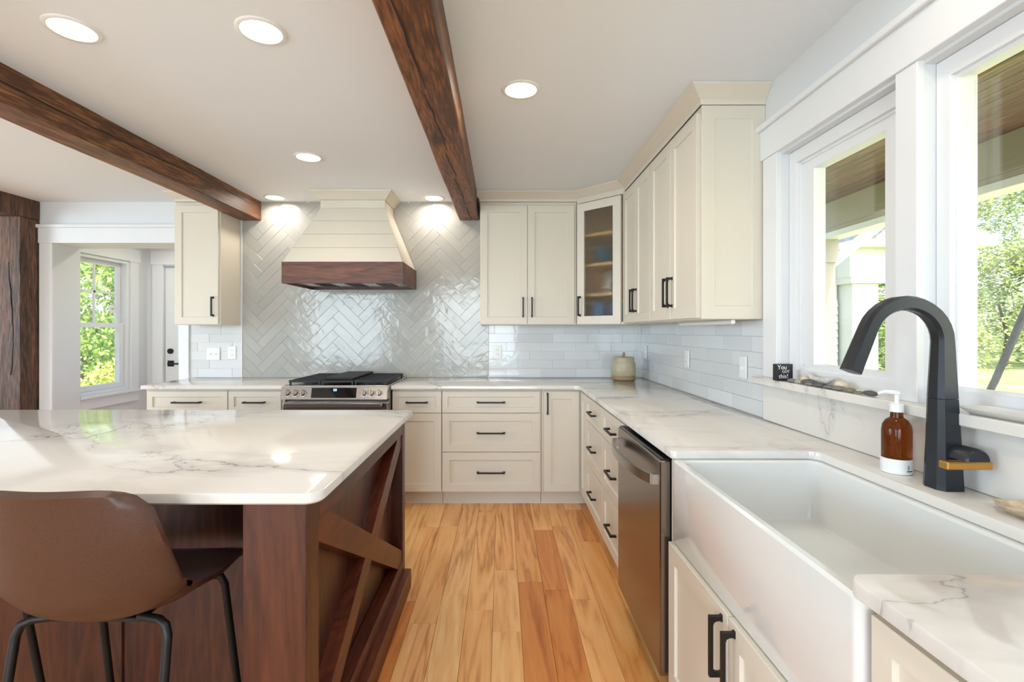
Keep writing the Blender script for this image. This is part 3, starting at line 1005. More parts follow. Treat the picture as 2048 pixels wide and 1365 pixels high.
# diagonal glass corner cabinet
A, B = (0.615, 3.975), (0.915, 3.675)
fdg = D_(A[0], A[1], B[0], B[1])
LD = math.hypot(B[0] - A[0], B[1] - A[1])
cc = empty('corner_cabinet', (0.95, 4.0, UZ0), 'diagonal corner wall cabinet with a textured glass door', 'cabinet')
def plan(z0, z1, d=0.0):
    p = [(A[0], A[1]), (B[0], B[1]), (XR - 0.0005, B[1]), (XR - 0.0005, YB - 0.0005), (A[0], YB - 0.0005)]
    p = offset_poly(p, d) if d else p
    bm = bmesh.new()
    return loft(bm, [[(x, y, z0) for x, y in p], [(x, y, z1) for x, y in p]])
def inner(z0, z1):
    p = [(A[0] + 0.02, A[1] + 0.035), (B[0] + 0.035, B[1] + 0.02), (XR - 0.012, B[1] + 0.02), (XR - 0.012, YB - 0.012), (A[0] + 0.02, YB - 0.012)]
    bm = bmesh.new()
    return loft(bm, [[(x, y, z0) for x, y in p], [(x, y, z1) for x, y in p]])
mk('bottom', plan(UZ0 - 0.006, UZ0 + 0.014), M['cream'], parent=cc)
mk('top', plan(UZ1 - 0.02, UZ1), M['cream'], parent=cc)
mk('side_panel', box(A[0], A[0] + 0.018, A[1], YB - 0.0005, UZ0 + 0.014, UZ1 - 0.02), M['cream'], parent=cc)
mk('side_panel', box(B[0], XR - 0.0005, B[1], B[1] + 0.018, UZ0 + 0.014, UZ1 - 0.02), M['cream'], parent=cc)
mk('back_panel', box(A[0] + 0.019, XR - 0.011, YB - 0.011, YB - 0.0005, UZ0 + 0.014, UZ1 - 0.02), M['maple'], parent=cc)
mk('back_panel', box(XR - 0.010, XR - 0.0005, B[1] + 0.019, YB - 0.012, UZ0 + 0.014, UZ1 - 0.02), M['maple'], parent=cc)
SH = (1.62, 1.86, 2.10)
for z in SH:
    mk('shelf', inner(z - 0.018, z), M['maple'], parent=cc)
cdoor = mk('door', frame_bm(fdg, 0.012, LD - 0.012, 1.376, 2.345, 0.080, LD - 0.080, 1.440, 2.280, -0.018, 0.002), M['cream'], parent=cc)
mk('pane', fbox(fdg, 0.078, LD - 0.078, 1.438, 2.282, -0.011, -0.007), M['rain'], parent=cdoor)
pull(lambda u, w, v: fdg(u, w - 0.018, v), 'D', 0.045, 1.52, 0.16, cdoor, True)
def crockery(name, label, cat, prof, x, y, z, mat):
    mk(name, lathe(x, y, [(r, z + h) for r, h in prof], 20), mat, smooth=50, label=label, cat=cat)
M['blue'] = plain('blue_glaze', (70, 134, 180), 0.25)
M['teal'] = plain('teal_glaze', (50, 96, 106), 0.3)
M['stone'] = plain('stone_glaze', (176, 166, 148), 0.4)
bowl = [(0.03, 0.0), (0.035, 0.008), (0.065, 0.045), (0.078, 0.085), (0.075, 0.085), (0.062, 0.047), (0.03, 0.014)]
vase = [(0.035, 0.0), (0.055, 0.03), (0.06, 0.09), (0.04, 0.14), (0.03, 0.165), (0.026, 0.165), (0.03, 0.13)]
crockery('bowl', 'blue glazed bowl on the bottom board behind the textured glass', 'bowl', [(r * 1.2, h * 1.7) for r, h in bowl], 0.95, 3.85, UZ0 + 0.0145, M['blue'])
crockery('vase', 'stoneware vase on the first shelf behind the textured glass', 'vase', vase, 0.88, 3.93, SH[0] + 0.0005, M['stone'])
crockery('vase', 'pale blue vase on the bottom board behind the textured glass', 'vase', vase, 0.80, 4.02, UZ0 + 0.0145, M['blue'])
crockery('bowl', 'dark teal bowl on the middle shelf behind the textured glass', 'bowl', [(r * 1.25, h * 1.5) for r, h in bowl], 0.84, 3.97, SH[1] + 0.0005, M['teal'])
crockery('vase', 'dark teal vase on the middle shelf behind the textured glass', 'vase', vase, 1.02, 3.88, SH[1] + 0.0005, M['teal'])

fur = W_(0.915)
DUR = XR - 0.915 - 0.0005
cabinet('wall_cabinet', 'cream double-door wall cabinet on the right wall touching the glass corner', 'cabinet', fur, 'W', 3.012, 3.672, UZ0, UZ1, DUR,
        [('door', 3.345, 3.665, 1.384, 2.345, (3.375, 1.53, 0.16, True)), ('door', 3.018, 3.341, 1.384, 2.345, (3.311, 1.53, 0.16, True))])
ub = cabinet('wall_cabinet', 'cream double-door wall cabinet on the right wall with panelled end by window', 'cabinet', fur, 'W', 2.285, 3.010, UZ0, UZ1, DUR,
             [('door', 2.651, 3.006, 1.384, 2.345, (2.681, 1.53, 0.16, True)), ('door', 2.292, 2.647, 1.384, 2.345, (2.617, 1.53, 0.16, True))])
mk('end_panel', shaker_bm(S_(2.2755), 0.934, XR - 0.0005, UZ0, UZ1, t=0.009, rail=0.06, rec=0.004), M['cream'], parent=ub)
mk('light_bar', tube([(1.10, 2.32, 1.365), (1.10, 3.0, 1.365)], 0.011, 10), M['plate'], parent=ub)

def crown(path, name, label, outward=1):
    """mitred crown moulding along an open plan path, profile flaring up to the ceiling"""
    prof = [(0.0, 2.376), (0.004, 2.376), (0.006, 2.398), (0.062, 2.446), (0.064, ZC - 0.001), (0.0, ZC - 0.001)]
    P = [Vector(p) for p in path]
    n = len(P)
    rings = []
    for i in range(n):
        d0 = (P[i] - P[i - 1]).normalized() if i > 0 else (P[1] - P[0]).normalized()
        d1 = (P[i + 1] - P[i]).normalized() if i < n - 1 else d0
        n0 = Vector((d0.y, -d0.x))
        n1 = Vector((d1.y, -d1.x))
        b = (n0 + n1) / (1 + n0.dot(n1))
        rings.append([(P[i].x + b.x * o, P[i].y + b.y * o, z) for o, z in prof])
    return mk(name, loft(bmesh.new(), rings), M['cream'], label=label, kind='structure')

crown([(-0.175, YB - 0.001), (-0.175, 3.990), (0.621, 3.990), (0.930, 3.681), (0.930, 2.2755), (XR - 0.001, 2.2755)], 'trim_5', 'cream crown moulding over the wall cabinets right of the hood')
crown([(-2.665, YB - 0.001), (-2.665, 3.990), (-2.2955, 3.990)], 'trim_6', 'cream crown moulding over the single left wall cabinet')

# range hood --------------------------------------------------------------
hd = empty('range_hood', (-1.206, 4.0, 1.68), 'cream shiplap range hood with a dark wood band', 'range hood')
hc = -1.208
def hoodring(hw, yf, z):
    return [(hc - hw, yf, z), (hc + hw, yf, z), (hc + hw, YB - 0.009, z), (hc - hw, YB - 0.009, z)]
mk('core', loft(bmesh.new(), [hoodring(0.440, 3.722, 1.847), hoodring(0.248, 3.985, 2.319), hoodring(0.248, 3.985, 2.385)]), M['cream'], parent=hd)
for k in range(4):
    t0, t1_ = k / 4 + (0.0018 if k else 0), (k + 1) / 4 - 0.0018
    def at(t, off=0.0):
        return 0.454 - (0.454 - 0.262) * t, 3.706 + (3.966 - 3.706) * t, 1.847 + (2.319 - 1.847) * t
    (h0, y0, z0), (h1, y1, z1) = at(t0), at(t1_)
    bm = bmesh.new()
    loft(bm, [[(hc - h0, y0, z0), (hc + h0, y0, z0), (hc + h0, y0 + 0.014, z0), (hc - h0, y0 + 0.014, z0)],
              [(hc - h1, y1, z1), (hc + h1, y1, z1), (hc + h1, y1 + 0.014, z1), (hc - h1, y1 + 0.014, z1)]])
    mk('board', bm, M['cream'], parent=hd)
for s in (-1, 1):
    bm = bmesh.new()
    a0, a1 = hc + s * 0.442, hc + s * 0.454
    b0, b1 = hc + s * 0.250, hc + s * 0.262
    loft(bm, [[(a0, 3.722, 1.847), (a1, 3.722, 1.847), (a1, YB - 0.009, 1.847), (a0, YB - 0.009, 1.847)],
              [(b0, 3.982, 2.319), (b1, 3.982, 2.319), (b1, YB - 0.009, 2.319), (b0, YB - 0.009, 2.319)],
              [(b0, 3.982, 2.385), (b1, 3.982, 2.385), (b1, YB - 0.009, 2.385), (b0, YB - 0.009, 2.385)]])
    mk('side_board', bm, M['cream'], parent=hd)
mk('neck_board', box(hc - 0.262, hc + 0.262, 3.966, 3.984, 2.3195, 2.385), M['cream'], parent=hd)
cr = [Vector((hc - 0.263, YB - 0.009)), Vector((hc - 0.263, 3.965)), Vector((hc + 0.263, 3.965)), Vector((hc + 0.263, YB - 0.009))]
prof = [(0.0, 2.386), (0.004, 2.386), (0.060, 2.446), (0.062, ZC - 0.001), (0.0, ZC - 0.001)]
rings = []
for i in range(4):
    d0 = (cr[i] - cr[i - 1]).normalized() if i > 0 else (cr[1] - cr[0]).normalized()
    d1 = (cr[i + 1] - cr[i]).normalized() if i < 3 else d0
    n0, n1 = Vector((d0.y, -d0.x)), Vector((d1.y, -d1.x))
    n0, n1 = (-n0, -n1) if n0.dot(Vector((-1, 0))) < 0 and i == 0 else (n0, n1)
    b = (n0 + n1) / (1 + n0.dot(n1))
    rings.append([(cr[i].x + b.x * o, cr[i].y + b.y * o, z) for o, z in prof])
mk('crown', loft(bmesh.new(), rings), M['cream'], parent=hd)
mk('band', frame_bm(lambda u, w, v: (u, v, 1.683 + w), -1.666, -0.746, 3.70, YB - 0.009, -1.646, -0.766, 3.72, YB - 0.03, 0.0, 0.1635), M['cherry_x'], parent=hd)
ins = mk('filter_insert', box(-1.645, -0.767, 3.721, YB - 0.031, 1.700, 1.715), M['steel'], parent=hd)
for k in range(3):
    for j in range(5):
        xx = -1.50 + k * 0.25 + j * 0.028
        mk('slot', box(xx, xx + 0.012, 3.78, 4.15, 1.697, 1.6999), M['dark'], parent=ins)

# range ---------------------------------------------------------------------
rg = empty('range', (-1.211, 3.9, 0), 'stainless slide-in gas range with black grates and griddle', 'range')
rx0, rx1 = -1.597, -0.827
mk('body', box(rx0, rx1, 3.60, YB - 0.03, 0.02, 0.905, 0.003), M['dsteel'], parent=rg)
ct = mk('cooktop', box(rx0, rx1, 3.58, YB - 0.02, 0.9055, 0.922, 0.003), M['steel'], parent=rg)
bm = bmesh.new()
pp = [(3.585, 0.918), (3.548, 0.918), (3.520, 0.828), (3.60, 0.828)]
loft(bm, [[(rx0, y, z) for y, z in pp], [(rx1, y, z) for y, z in pp]])
cp = mk('control_panel', bm, M['steel'], parent=rg)
def on_panel(u, s, off):       # s 0..1 from top to bottom of the slanted panel
    y = 3.548 - 0.028 * s
    z = 0.918 - 0.09 * s
    return (u, y - off * 0.955, z + off * 0.297 * 0.3)
def panel_box(u0, u1, s0, s1, o0, o1):
    bm = bmesh.new()
    return loft(bm, [[on_panel(u0, s0, o1), on_panel(u1, s0, o1), on_panel(u1, s1, o1), on_panel(u0, s1, o1)],
                     [on_panel(u0, s0, o0), on_panel(u1, s0, o0), on_panel(u1, s1, o0), on_panel(u0, s1, o0)]])
dsp = mk('display', panel_box(-1.375, -1.05, 0.10, 0.88, 0.0, 0.003), M['blackglass'], parent=cp)
for ku in (-1.545, -1.49, -1.435, -0.995, -0.94, -0.885):
    c0 = Vector(on_panel(ku, 0.52, 0.0))
    ax = Vector((0, -0.955, 0.297)).normalized()
    kn = mk('knob', tube([c0, c0 + ax * 0.006, c0 + ax * 0.0065, c0 + ax * 0.030, c0 + ax * 0.034], [0.027, 0.027, 0.022, 0.0205, 0.017], 24), M['steel'], parent=cp, smooth=35)
    bm = box(-0.004, 0.004, -0.010, 0.0, -0.021, 0.021)
    bm.transform(Matrix.Translation(c0 + ax * 0.0335) @ Matrix.Rotation(R(-17), 4, 'X'))
    mk('grip', bm, M['steel'], parent=kn)
def text_mesh(name, body, size, mat, matrix, parent, ext=0.0003):
    cu = bpy.data.curves.new(name, 'FONT')
    cu.body = body
    cu.size = size
    cu.extrude = ext
    cu.align_x = 'CENTER'
    cu.align_y = 'CENTER'
    o = bpy.data.objects.new(name, cu)
    COL.objects.link(o)
    dg = bpy.context.evaluated_depsgraph_get()
    me = bpy.data.meshes.new_from_object(o.evaluated_get(dg))
    bpy.data.objects.remove(o)
    me.transform(matrix)
    bm = bmesh.new()
    bm.from_mesh(me)
    return mk(name, bm, mat, parent=parent, kind='stuff')
M['led'] = plain('display_digits', (120, 190, 255), 0.5, emit=(130, 195, 255), es=2.5)
pc = Vector(on_panel(-1.205, 0.28, 0.0036))
text_mesh('digits', '00', 0.026, M['led'], Matrix.Translation(pc) @ Matrix.Rotation(R(90 + 17 - 34), 4, 'X'), dsp)
mk('oven_door', box(rx0 + 0.004, rx1 - 0.004, 3.555, 3.599, 0.20, 0.795, 0.004), M['steel'], parent=rg)
mk('oven_window', box(rx0 + 0.12, rx1 - 0.12, 3.551, 3.5549, 0.32, 0.62, 0.001), M['blackglass'], parent=rg)
oh = mk('oven_handle', box(rx0 + 0.03, rx1 - 0.03, 3.495, 3.520, 0.775, 0.805, 0.006, seg=2), M['steel'], parent=rg)
for xx in (rx0 + 0.06, rx1 - 0.085):
    mk('handle_post', box(xx, xx + 0.025, 3.520, 3.5549, 0.780, 0.80), M['steel'], parent=oh)
mk('bottom_drawer', box(rx0 + 0.004, rx1 - 0.004, 3.56, 3.599, 0.03, 0.192, 0.004), M['steel'], parent=rg)
for gi in range(3):
    g0 = rx0 + 0.025 + gi * 0.242
    g1 = g0 + 0.236
    g = mk('grate', frame_bm(lambda u, w, v: (u, v, 0.956 - w), g0, g1, 3.61, 4.22, g0 + 0.014, g1 - 0.014, 3.626, 4.204, 0.0, 0.016), M['iron'], parent=ct)
    for k in range(7):
        yy = 3.68 + k * 0.078
        mk('grate_bar', box(g0 + 0.012, g1 - 0.012, yy, yy + 0.011, 0.944, 0.958), M['iron'], parent=g)
    for (fx, fy) in ((g0 + 0.004, 3.612), (g1 - 0.016, 3.612), (g0 + 0.004, 4.206), (g1 - 0.016, 4.206)):
        mk('grate_foot', box(fx, fx + 0.012, fy, fy + 0.012, 0.9221, 0.941), M['iron'], parent=g)
    for by in ((3.74, 4.08) if gi != 1 else (3.9,)):
        mk('burner', lathe((g0 + g1) / 2, by, [(0.05, 0.9221), (0.05, 0.929), (0.034, 0.930), (0.034, 0.939), (0.03, 0.941)], 20), M['iron'], parent=ct, smooth=40)
mk('griddle', box(rx0 + 0.275, rx0 + 0.495, 3.63, 4.20, 0.9585, 0.975, 0.005), M['iron'], parent=ct)

# dishwasher ------------------------------------------------------------------
dw = empty('dishwasher', (0.9, 2.01, 0), 'dark stainless dishwasher with a bowed bar handle', 'dishwasher')
mk('tub', box(0.592, XR - 0.002, 1.706, 2.318, 0.10, 0.868), M['dark'], parent=dw)
dwd = mk('door', box(0.553, 0.591, 1.704, 2.318, 0.115, 0.868, 0.004), M['dsteel'], parent=dw)
mk('control_strip', box(0.560, 0.588, 1.712, 2.310, 0.8681, 0.874), M['blackglass'], parent=dw)
mk('toe_kick', box(0.64, 0.66, 1.706, 2.318, 0.0, 0.10), M['dark'], parent=dw)
hp = []
for i in range(17):
    t = i / 16
    hp.append((0.535 - 0.042 * math.sin(math.pi * t) ** 0.8, 1.722 + 0.58 * t, 0.800))
bm = bmesh.new()
loft(bm, [[(x_, y_, z_ - 0.019), (x_ - 0.012, y_, z_ - 0.017), (x_ - 0.012, y_, z_ + 0.017), (x_, y_, z_ + 0.019)] for x_, y_, z_ in hp])
dh = mk('bar_handle', bm, M['steel'], parent=dwd, smooth=40)
for yy in (1.716, 2.282):
    mk('handle_post', box(0.530, 0.5528, yy, yy + 0.026, 0.783, 0.817), M['steel'], parent=dwd)

# apron sink --------------------------------------------------------------------
def rrect(x0, x1, y0, y1, r, z, seg=5):
    return [(a, b, z) for a, b in round_poly([(x0, y0), (x1, y0), (x1, y1), (x0, y1)], r, seg)]
bm = bmesh.new()
ox0, ox1, oy0, oy1 = 0.586, 1.095, 0.800, 1.684
loft(bm, [rrect(ox0 + 0.004, ox1, oy0 + 0.004, oy1 - 0.004, 0.018, 0.6), rrect(ox0, ox1, oy0, oy1, 0.02, 0.606), rrect(ox0, ox1, oy0, oy1, 0.02, 0.877), rrect(ox0 + 0.006, ox1 - 0.006, oy0 + 0.006, oy1 - 0.006, 0.018, 0.8835),
          rrect(ox0 + 0.020, ox1 - 0.036, oy0 + 0.030, oy1 - 0.030, 0.03, 0.8835), rrect(ox0 + 0.026, ox1 - 0.042, oy0 + 0.036, oy1 - 0.036, 0.03, 0.877),
          rrect(ox0 + 0.028, ox1 - 0.044, oy0 + 0.038, oy1 - 0.038, 0.03, 0.70), rrect(ox0 + 0.034, ox1 - 0.050, oy0 + 0.044, oy1 - 0.044, 0.03, 0.687), rrect(ox0 + 0.05, ox1 - 0.066, oy0 + 0.06, oy1 - 0.06, 0.03, 0.682)])
sk_ = mk('apron_sink', bm, M['porcelain'], smooth=35, label='white fireclay apron-front farmhouse sink set into the right counter', cat='sink')
mk('drain', lathe(0.83, 1.242, [(0.045, 0.6822), (0.045, 0.6835), (0.038, 0.6835)], 24), M['steel'], parent=sk_)

# ---------------------------------------------------------------- island
isl = empty('kitchen_island', (-1.6, 1.9, 0), 'dark cherry-stained kitchen island with an X-braced end', 'island')
ix1 = -0.4975
iy0, iy1 = 1.245, 2.515
CZ, CY = M['cherry_z'], M['cherry_y']
mk('body', box(-2.68, -0.662, 1.61, iy1 - 0.01, 0.095, 0.883), CZ, parent=isl)
mk('plinth', box(-2.68, -0.662, 1.597, iy1, 0.0, 0.0945), CY, parent=isl)
# end assembly
mk('post', box(-0.66, ix1, iy0, 1.332, 0.0955, 0.883, 0.002), CZ, parent=isl)
mk('post_foot', box(-0.668, ix1 + 0.012, iy0 - 0.01, 1.345, 0.0, 0.095, 0.002), CZ, parent=isl)
mk('stile', box(-0.66, ix1, 2.455, iy1, 0.0955, 0.883, 0.002), CZ, parent=isl)
mk('top_rail', box(-0.55, ix1, 1.3325, 2.4545, 0.80, 0.883, 0.002), CY, parent=isl)
mk('bottom_rail', box(-0.55, ix1, 1.3325, 2.4545, 0.0955, 0.165, 0.002), CY, parent=isl)
mk('end_plinth', box(-0.54, -0.466, 1.3455, iy1 + 0.01, 0.0, 0.095, 0.003), CY, parent=isl)
mk('recessed_panel', box(-0.66, -0.552, 1.3325, 2.4545, 0.0955, 0.883), CZ, parent=isl)
def brace(y0, z0, y1, z1, w, x0, x1):
    d = Vector((y1 - y0, z1 - z0)).normalized()
    n = Vector((-d.y, d.x)) * (w / 2)
    pts = [(y0 + n.x, z0 + n.y), (y0 - n.x, z0 - n.y), (y1 - n.x, z1 - n.y), (y1 + n.x, z1 + n.y)]
    pts = clip_rect(pts, 1.3326, 2.4544, 0.1652, 0.7998)
    bm = bmesh.new()
    loft(bm, [[(x0, a, b) for a, b in pts], [(x1, a, b) for a, b in pts]])
    mk('cross_brace', bm, CY, parent=isl)
brace(1.30, 0.818, 2.49, 0.147, 0.088, -0.5518, ix1 - 0.004)
brace(1.30, 0.147, 2.49, 0.818, 0.088, -0.5515, ix1 - 0.006)
# panelled back in the knee space
fk = S_(1.597)
xx = -2.66
while xx < -0.70:
    x1_ = min(xx + 0.455, -0.664)
    mk('back_panel', shaker_bm(fk, xx, x1_, 0.0955, 0.883, t=0.0125, rail=0.05, rec=0.008), CZ, parent=isl)
    xx = x1_ + 0.001
mk('island_top', slab(round_poly([(-2.75, 1.228), (-0.458, 1.228), (-0.458, 2.53), (-2.75, 2.53)], [0.03, 0.045, 0.02, 0.03]), 0.884, 0.914, 0.005), M['quartz'], smooth=40,
   label='white veined quartz island top with rounded corners', cat='countertop')

# stools -----------------------------------------------------------------
def stool(cx, cy, label):
    e = empty('bar_stool', (cx, cy, 0), label, 'stool', 'bar stools along the island')
    nu, nv = 16, 22
    # centre line from seat front edge over the seat up the back (y, z), with half width and edge lift
    keys = [(0.0, 0.205, 0.640, 0.195, 0.004), (0.12, 0.185, 0.655, 0.205, 0.008), (0.38, 0.03, 0.640, 0.222, 0.030), (0.55, -0.10, 0.640, 0.232, 0.060),
            (0.66, -0.165, 0.660, 0.232, 0.075), (0.76, -0.205, 0.715, 0.232, 0.060), (0.88, -0.24, 0.84, 0.226, 0.045), (0.96, -0.262, 0.955, 0.218, 0.04), (1.0, -0.272, 0.985, 0.205, 0.04)]
    def cen(v):
        for a, b in zip(keys, keys[1:]):
            if v <= b[0] + 1e-9:
                t = (v - a[0]) / (b[0] - a[0])
                t = t * t * (3 - 2 * t) * 0.4 + t * 0.6
                return [a[k] + (b[k] - a[k]) * t for k in range(1, 5)]
        return list(keys[-1][1:])
    bm = bmesh.new()
    top, bot = [], []
    for i in range(nv + 1):
        v = i / nv
        y, z, hw, lift = cen(v)
        z -= 0.018
        y2, z2, _, _ = cen(min(1, v + 0.02))
        y3, z3, _, _ = cen(max(0, v - 0.02))
        tn = Vector((0, y2 - y3, z2 - z3)).normalized()
        nn = Vector((0, tn.z, -tn.y))                     # towards the sitter
        r1, r2 = [], []
        for j in range(nu + 1):
            u = -1 + 2 * j / nu
            corner = 1.0
            if v > 0.9: corner = 1 - 0.12 * ((v - 0.9) / 0.1) ** 2
            zz_drop = -0.028 * max(0, (v - 0.85) / 0.15) * abs(u) ** 4
            p = Vector((cx + hw * corner * u, cy + y, z + zz_drop)) + nn * (lift * abs(u) ** 2.4)
            th = 0.026 * (1 - abs(u) ** 6 * 0.5)
            r1.append(bm.verts.new(p + nn * th * 0.5))
            r2.append(bm.verts.new(p - nn * th * 0.5))
        top.append(r1)
        bot.append(r2)
    for i in range(nv):
        for j in range(nu):
            bm.faces.new((top[i][j], top[i][j + 1], top[i + 1][j + 1], top[i + 1][j]))
            bm.faces.new((bot[i][j], bot[i + 1][j], bot[i + 1][j + 1], bot[i][j + 1]))
    for i in range(nv):
        bm.faces.new((top[i][0], top[i + 1][0], bot[i + 1][0], bot[i][0]))
        bm.faces.new((top[i][nu], bot[i][nu], bot[i + 1][nu], top[i + 1][nu]))
    for j in range(nu):
        bm.faces.new((top[0][j], bot[0][j], bot[0][j + 1], top[0][j + 1]))
        bm.faces.new((top[nv][j], top[nv][j + 1], bot[nv][j + 1], bot[nv][j]))
    sh = mk('seat_shell', bm, M['leather'], parent=e, smooth=60)
    feet = {}
    for sx in (-1, 1):
        for sy in (-1, 1):
            tx, ty = cx + sx * 0.185, cy + sy * 0.12 - 0.01
            bx, by = cx + sx * 0.20, cy + sy * 0.215 - 0.01
            f = lambda z: (tx + (bx - tx) * (0.60 - z) / 0.6, ty + (by - ty) * (0.60 - z) / 0.6, z)
            inx, iny = cx + sx * 0.10, cy + sy * 0.10 - 0.01
            mk('leg', tube([(inx, iny, 0.613), (tx - sx * 0.03, ty - sy * 0.01, 0.611), (tx - sx * 0.008, ty - sy * 0.002, 0.602), f(0.578), f(0.56), f(0.3), f(0.0)], 0.0105, 10), M['black'], parent=e, smooth=50)
            feet[sx, sy] = f
    mk('footrest', tube([feet[-1, 1](0.25), feet[1, 1](0.25)], 0.0085, 8), M['black'], parent=e, smooth=50)
    mk('stretcher', tube([feet[-1, -1](0.20), feet[1, -1](0.20)], 0.0085, 8), M['black'], parent=e, smooth=50)
    for sx in (-1, 1):
        mk('stretcher', tube([feet[sx, -1](0.22), feet[sx, 1](0.22)], 0.0085, 8), M['black'], parent=e, smooth=50)
    mk('seat_plate', box(cx - 0.11, cx + 0.11, cy - 0.12, cy + 0.10, 0.603, 0.614, 0.002), M['black'], parent=e)
    return e
stool(-1.0, 1.325, 'brown leather bucket bar stool with black tube legs next to the island post')
stool(-1.60, 1.325, 'brown leather bar stool mostly cut off by the left picture edge')

# ---------------------------------------------------------------- faucet
fx, fy = 1.150, 1.272
fa = empty('faucet', (fx, fy, 0.9145), 'matte black high-arc kitchen faucet with a gold lever', 'faucet')
def sect(cx, cz, ux, uz, hx, hy, ch=0.3):
    """chamfered rectangular section; (ux,uz) is the in-plane cross direction"""
    pts = [(-1, -1 + ch * 1.6), (-1 + ch, -1), (1 - ch, -1), (1, -1 + ch * 1.6), (1, 1 - ch * 1.6), (1 - ch, 1), (-1 + ch, 1), (-1, 1 - ch * 1.6)]
    return [(cx + a * hx * ux, fy + b * hy, cz + a * hx * uz) for a, b in pts]
mk('body', loft(bmesh.new(), [sect(fx, 0.9145, 1, 0, 0.034, 0.034), sect(fx, 1.03, 1, 0, 0.0295, 0.030), sect(fx - 0.002, 1.147, 1, 0, 0.0255, 0.027)]), M['faucet'], parent=fa, smooth=25)
rings = [sect(fx - 0.002, 1.1485, 1, 0, 0.0255, 0.027), sect(fx - 0.002, 1.20, 1, 0, 0.0235, 0.025), sect(fx - 0.002, 1.27, 1, 0, 0.0205, 0.0225)]
acx, acz, ar = fx - 0.102, 1.295, 0.100
for i in range(0, 15):
    a = R(0 + i * 158 / 14)
    hw = 0.0195 - 0.002 * i / 14
    rings.append(sect(acx + ar * math.cos(a), acz + ar * math.sin(a), math.cos(a), math.sin(a), hw, 0.0215))
a = R(158)
tx, tz = -math.sin(a), math.cos(a)
ex, ez = acx + ar * math.cos(a), acz + ar * math.sin(a)
for s, hw in ((0.06, 0.0185), (0.125, 0.0205)):
    rings.append(sect(ex + tx * s, ez + tz * s, math.cos(a), math.sin(a), hw, 0.0225))
mk('spout', loft(bmesh.new(), rings), M['faucet'], parent=fa, smooth=25)
bm = bmesh.new()
dome = []
for yy, k in ((fy - 0.030, 1.0), (fy - 0.075, 1.0), (fy - 0.083, 0.86)):
    dome.append([(fx + 0.014 + 0.030 * k * math.cos(R(q)), yy, 1.003 + 0.031 * k * math.sin(R(q))) for q in range(0, 181, 15)])
loft(bm, dome)
hub = mk('handle_hub', bm, M['faucet'], parent=fa, smooth=35)
mk('lever', box(fx - 0.066, fx + 0.046, fy - 0.086, fy - 0.058, 0.984, 1.0025, 0.003), M['gold'], parent=fa)

# soap bottle --------------------------------------------------------------
bx_, by_ = 1.143, 1.413
so = empty('soap_bottle', (bx_, by_, 0.9145), 'amber glass soap bottle with white pump and white sleeve', 'bottle')
m, t, p = nodes('amber_glass')
p.inputs['Base Color'].default_value = lin((128, 64, 20))
p.inputs['Roughness'].default_value = 0.05
p.inputs['Transmission Weight'].default_value = 0.9
p.inputs['IOR'].default_value = 1.3
M['amber'] = m
mk('bottle', lathe(bx_, by_, [(0.034, 0.918), (0.0365, 0.925), (0.0365, 1.035), (0.034, 1.052), (0.026, 1.066), (0.016, 1.073), (0.0145, 1.088), (0.0145, 1.092)], 28), M['amber'], parent=so, smooth=40)
slv = mk('sleeve', lathe(bx_, by_, [(0.036, 0.9145), (0.0385, 0.917), (0.0385, 0.957), (0.0370, 0.957)], 28), M['plate'], parent=so, smooth=40)
pm = mk('pump', lathe(bx_, by_, [(0.0175, 1.089), (0.0175, 1.110), (0.014, 1.113), (0.006, 1.115), (0.006, 1.138), (0.010, 1.140), (0.012, 1.147), (0.006, 1.150)], 20), M['plate'], parent=so, smooth=40)
mk('nozzle', tube([(bx_, by_, 1.144), (bx_ - 0.03, by_ + 0.008, 1.146), (bx_ - 0.045, by_ + 0.012, 1.140)], [0.007, 0.006, 0.004], 10), M['plate'], parent=pm, smooth=40)
M['teal_print'] = plain('teal_print', (96, 150, 140), 0.5)
def on_sleeve(ang, z, r=0.0388):
    a = R(ang)
    return (bx_ + r * math.cos(a), by_ + r * math.sin(a), z)
bm = bmesh.new()
loft(bm, [[on_sleeve(a, z, 0.0386) for a, z in ((-92, 0.938), (-86, 0.944), (-80, 0.938), (-81, 0.9365), (-86, 0.942), (-91, 0.9365))],
          [on_sleeve(a, z, 0.0389) for a, z in ((-92, 0.938), (-86, 0.944), (-80, 0.938), (-81, 0.9365), (-86, 0.942), (-91, 0.9365))]])
mk('roof_mark', bm, M['teal_print'], parent=slv)
hp_ = ((-89, 0.930), (-83, 0.930), (-83, 0.936), (-86, 0.939), (-89, 0.936))
mk('house_mark', loft(bmesh.new(), [[on_sleeve(a, z, 0.0386) for a, z in hp_], [on_sleeve(a, z, 0.0389) for a, z in hp_]]), M['teal_print'], parent=slv)
wp = ((-93, 0.9245), (-66, 0.9245), (-66, 0.9275), (-93, 0.9275))
wp = [(-93 + k * 3, 0.9245) for k in range(10)] + [(-66 - k * 3, 0.9272) for k in range(10)]
mk('word_mark', loft(bmesh.new(), [[on_sleeve(a, z, 0.0386) for a, z in wp], [on_sleeve(a, z, 0.0388) for a, z in wp]]), M['dark'], parent=slv)

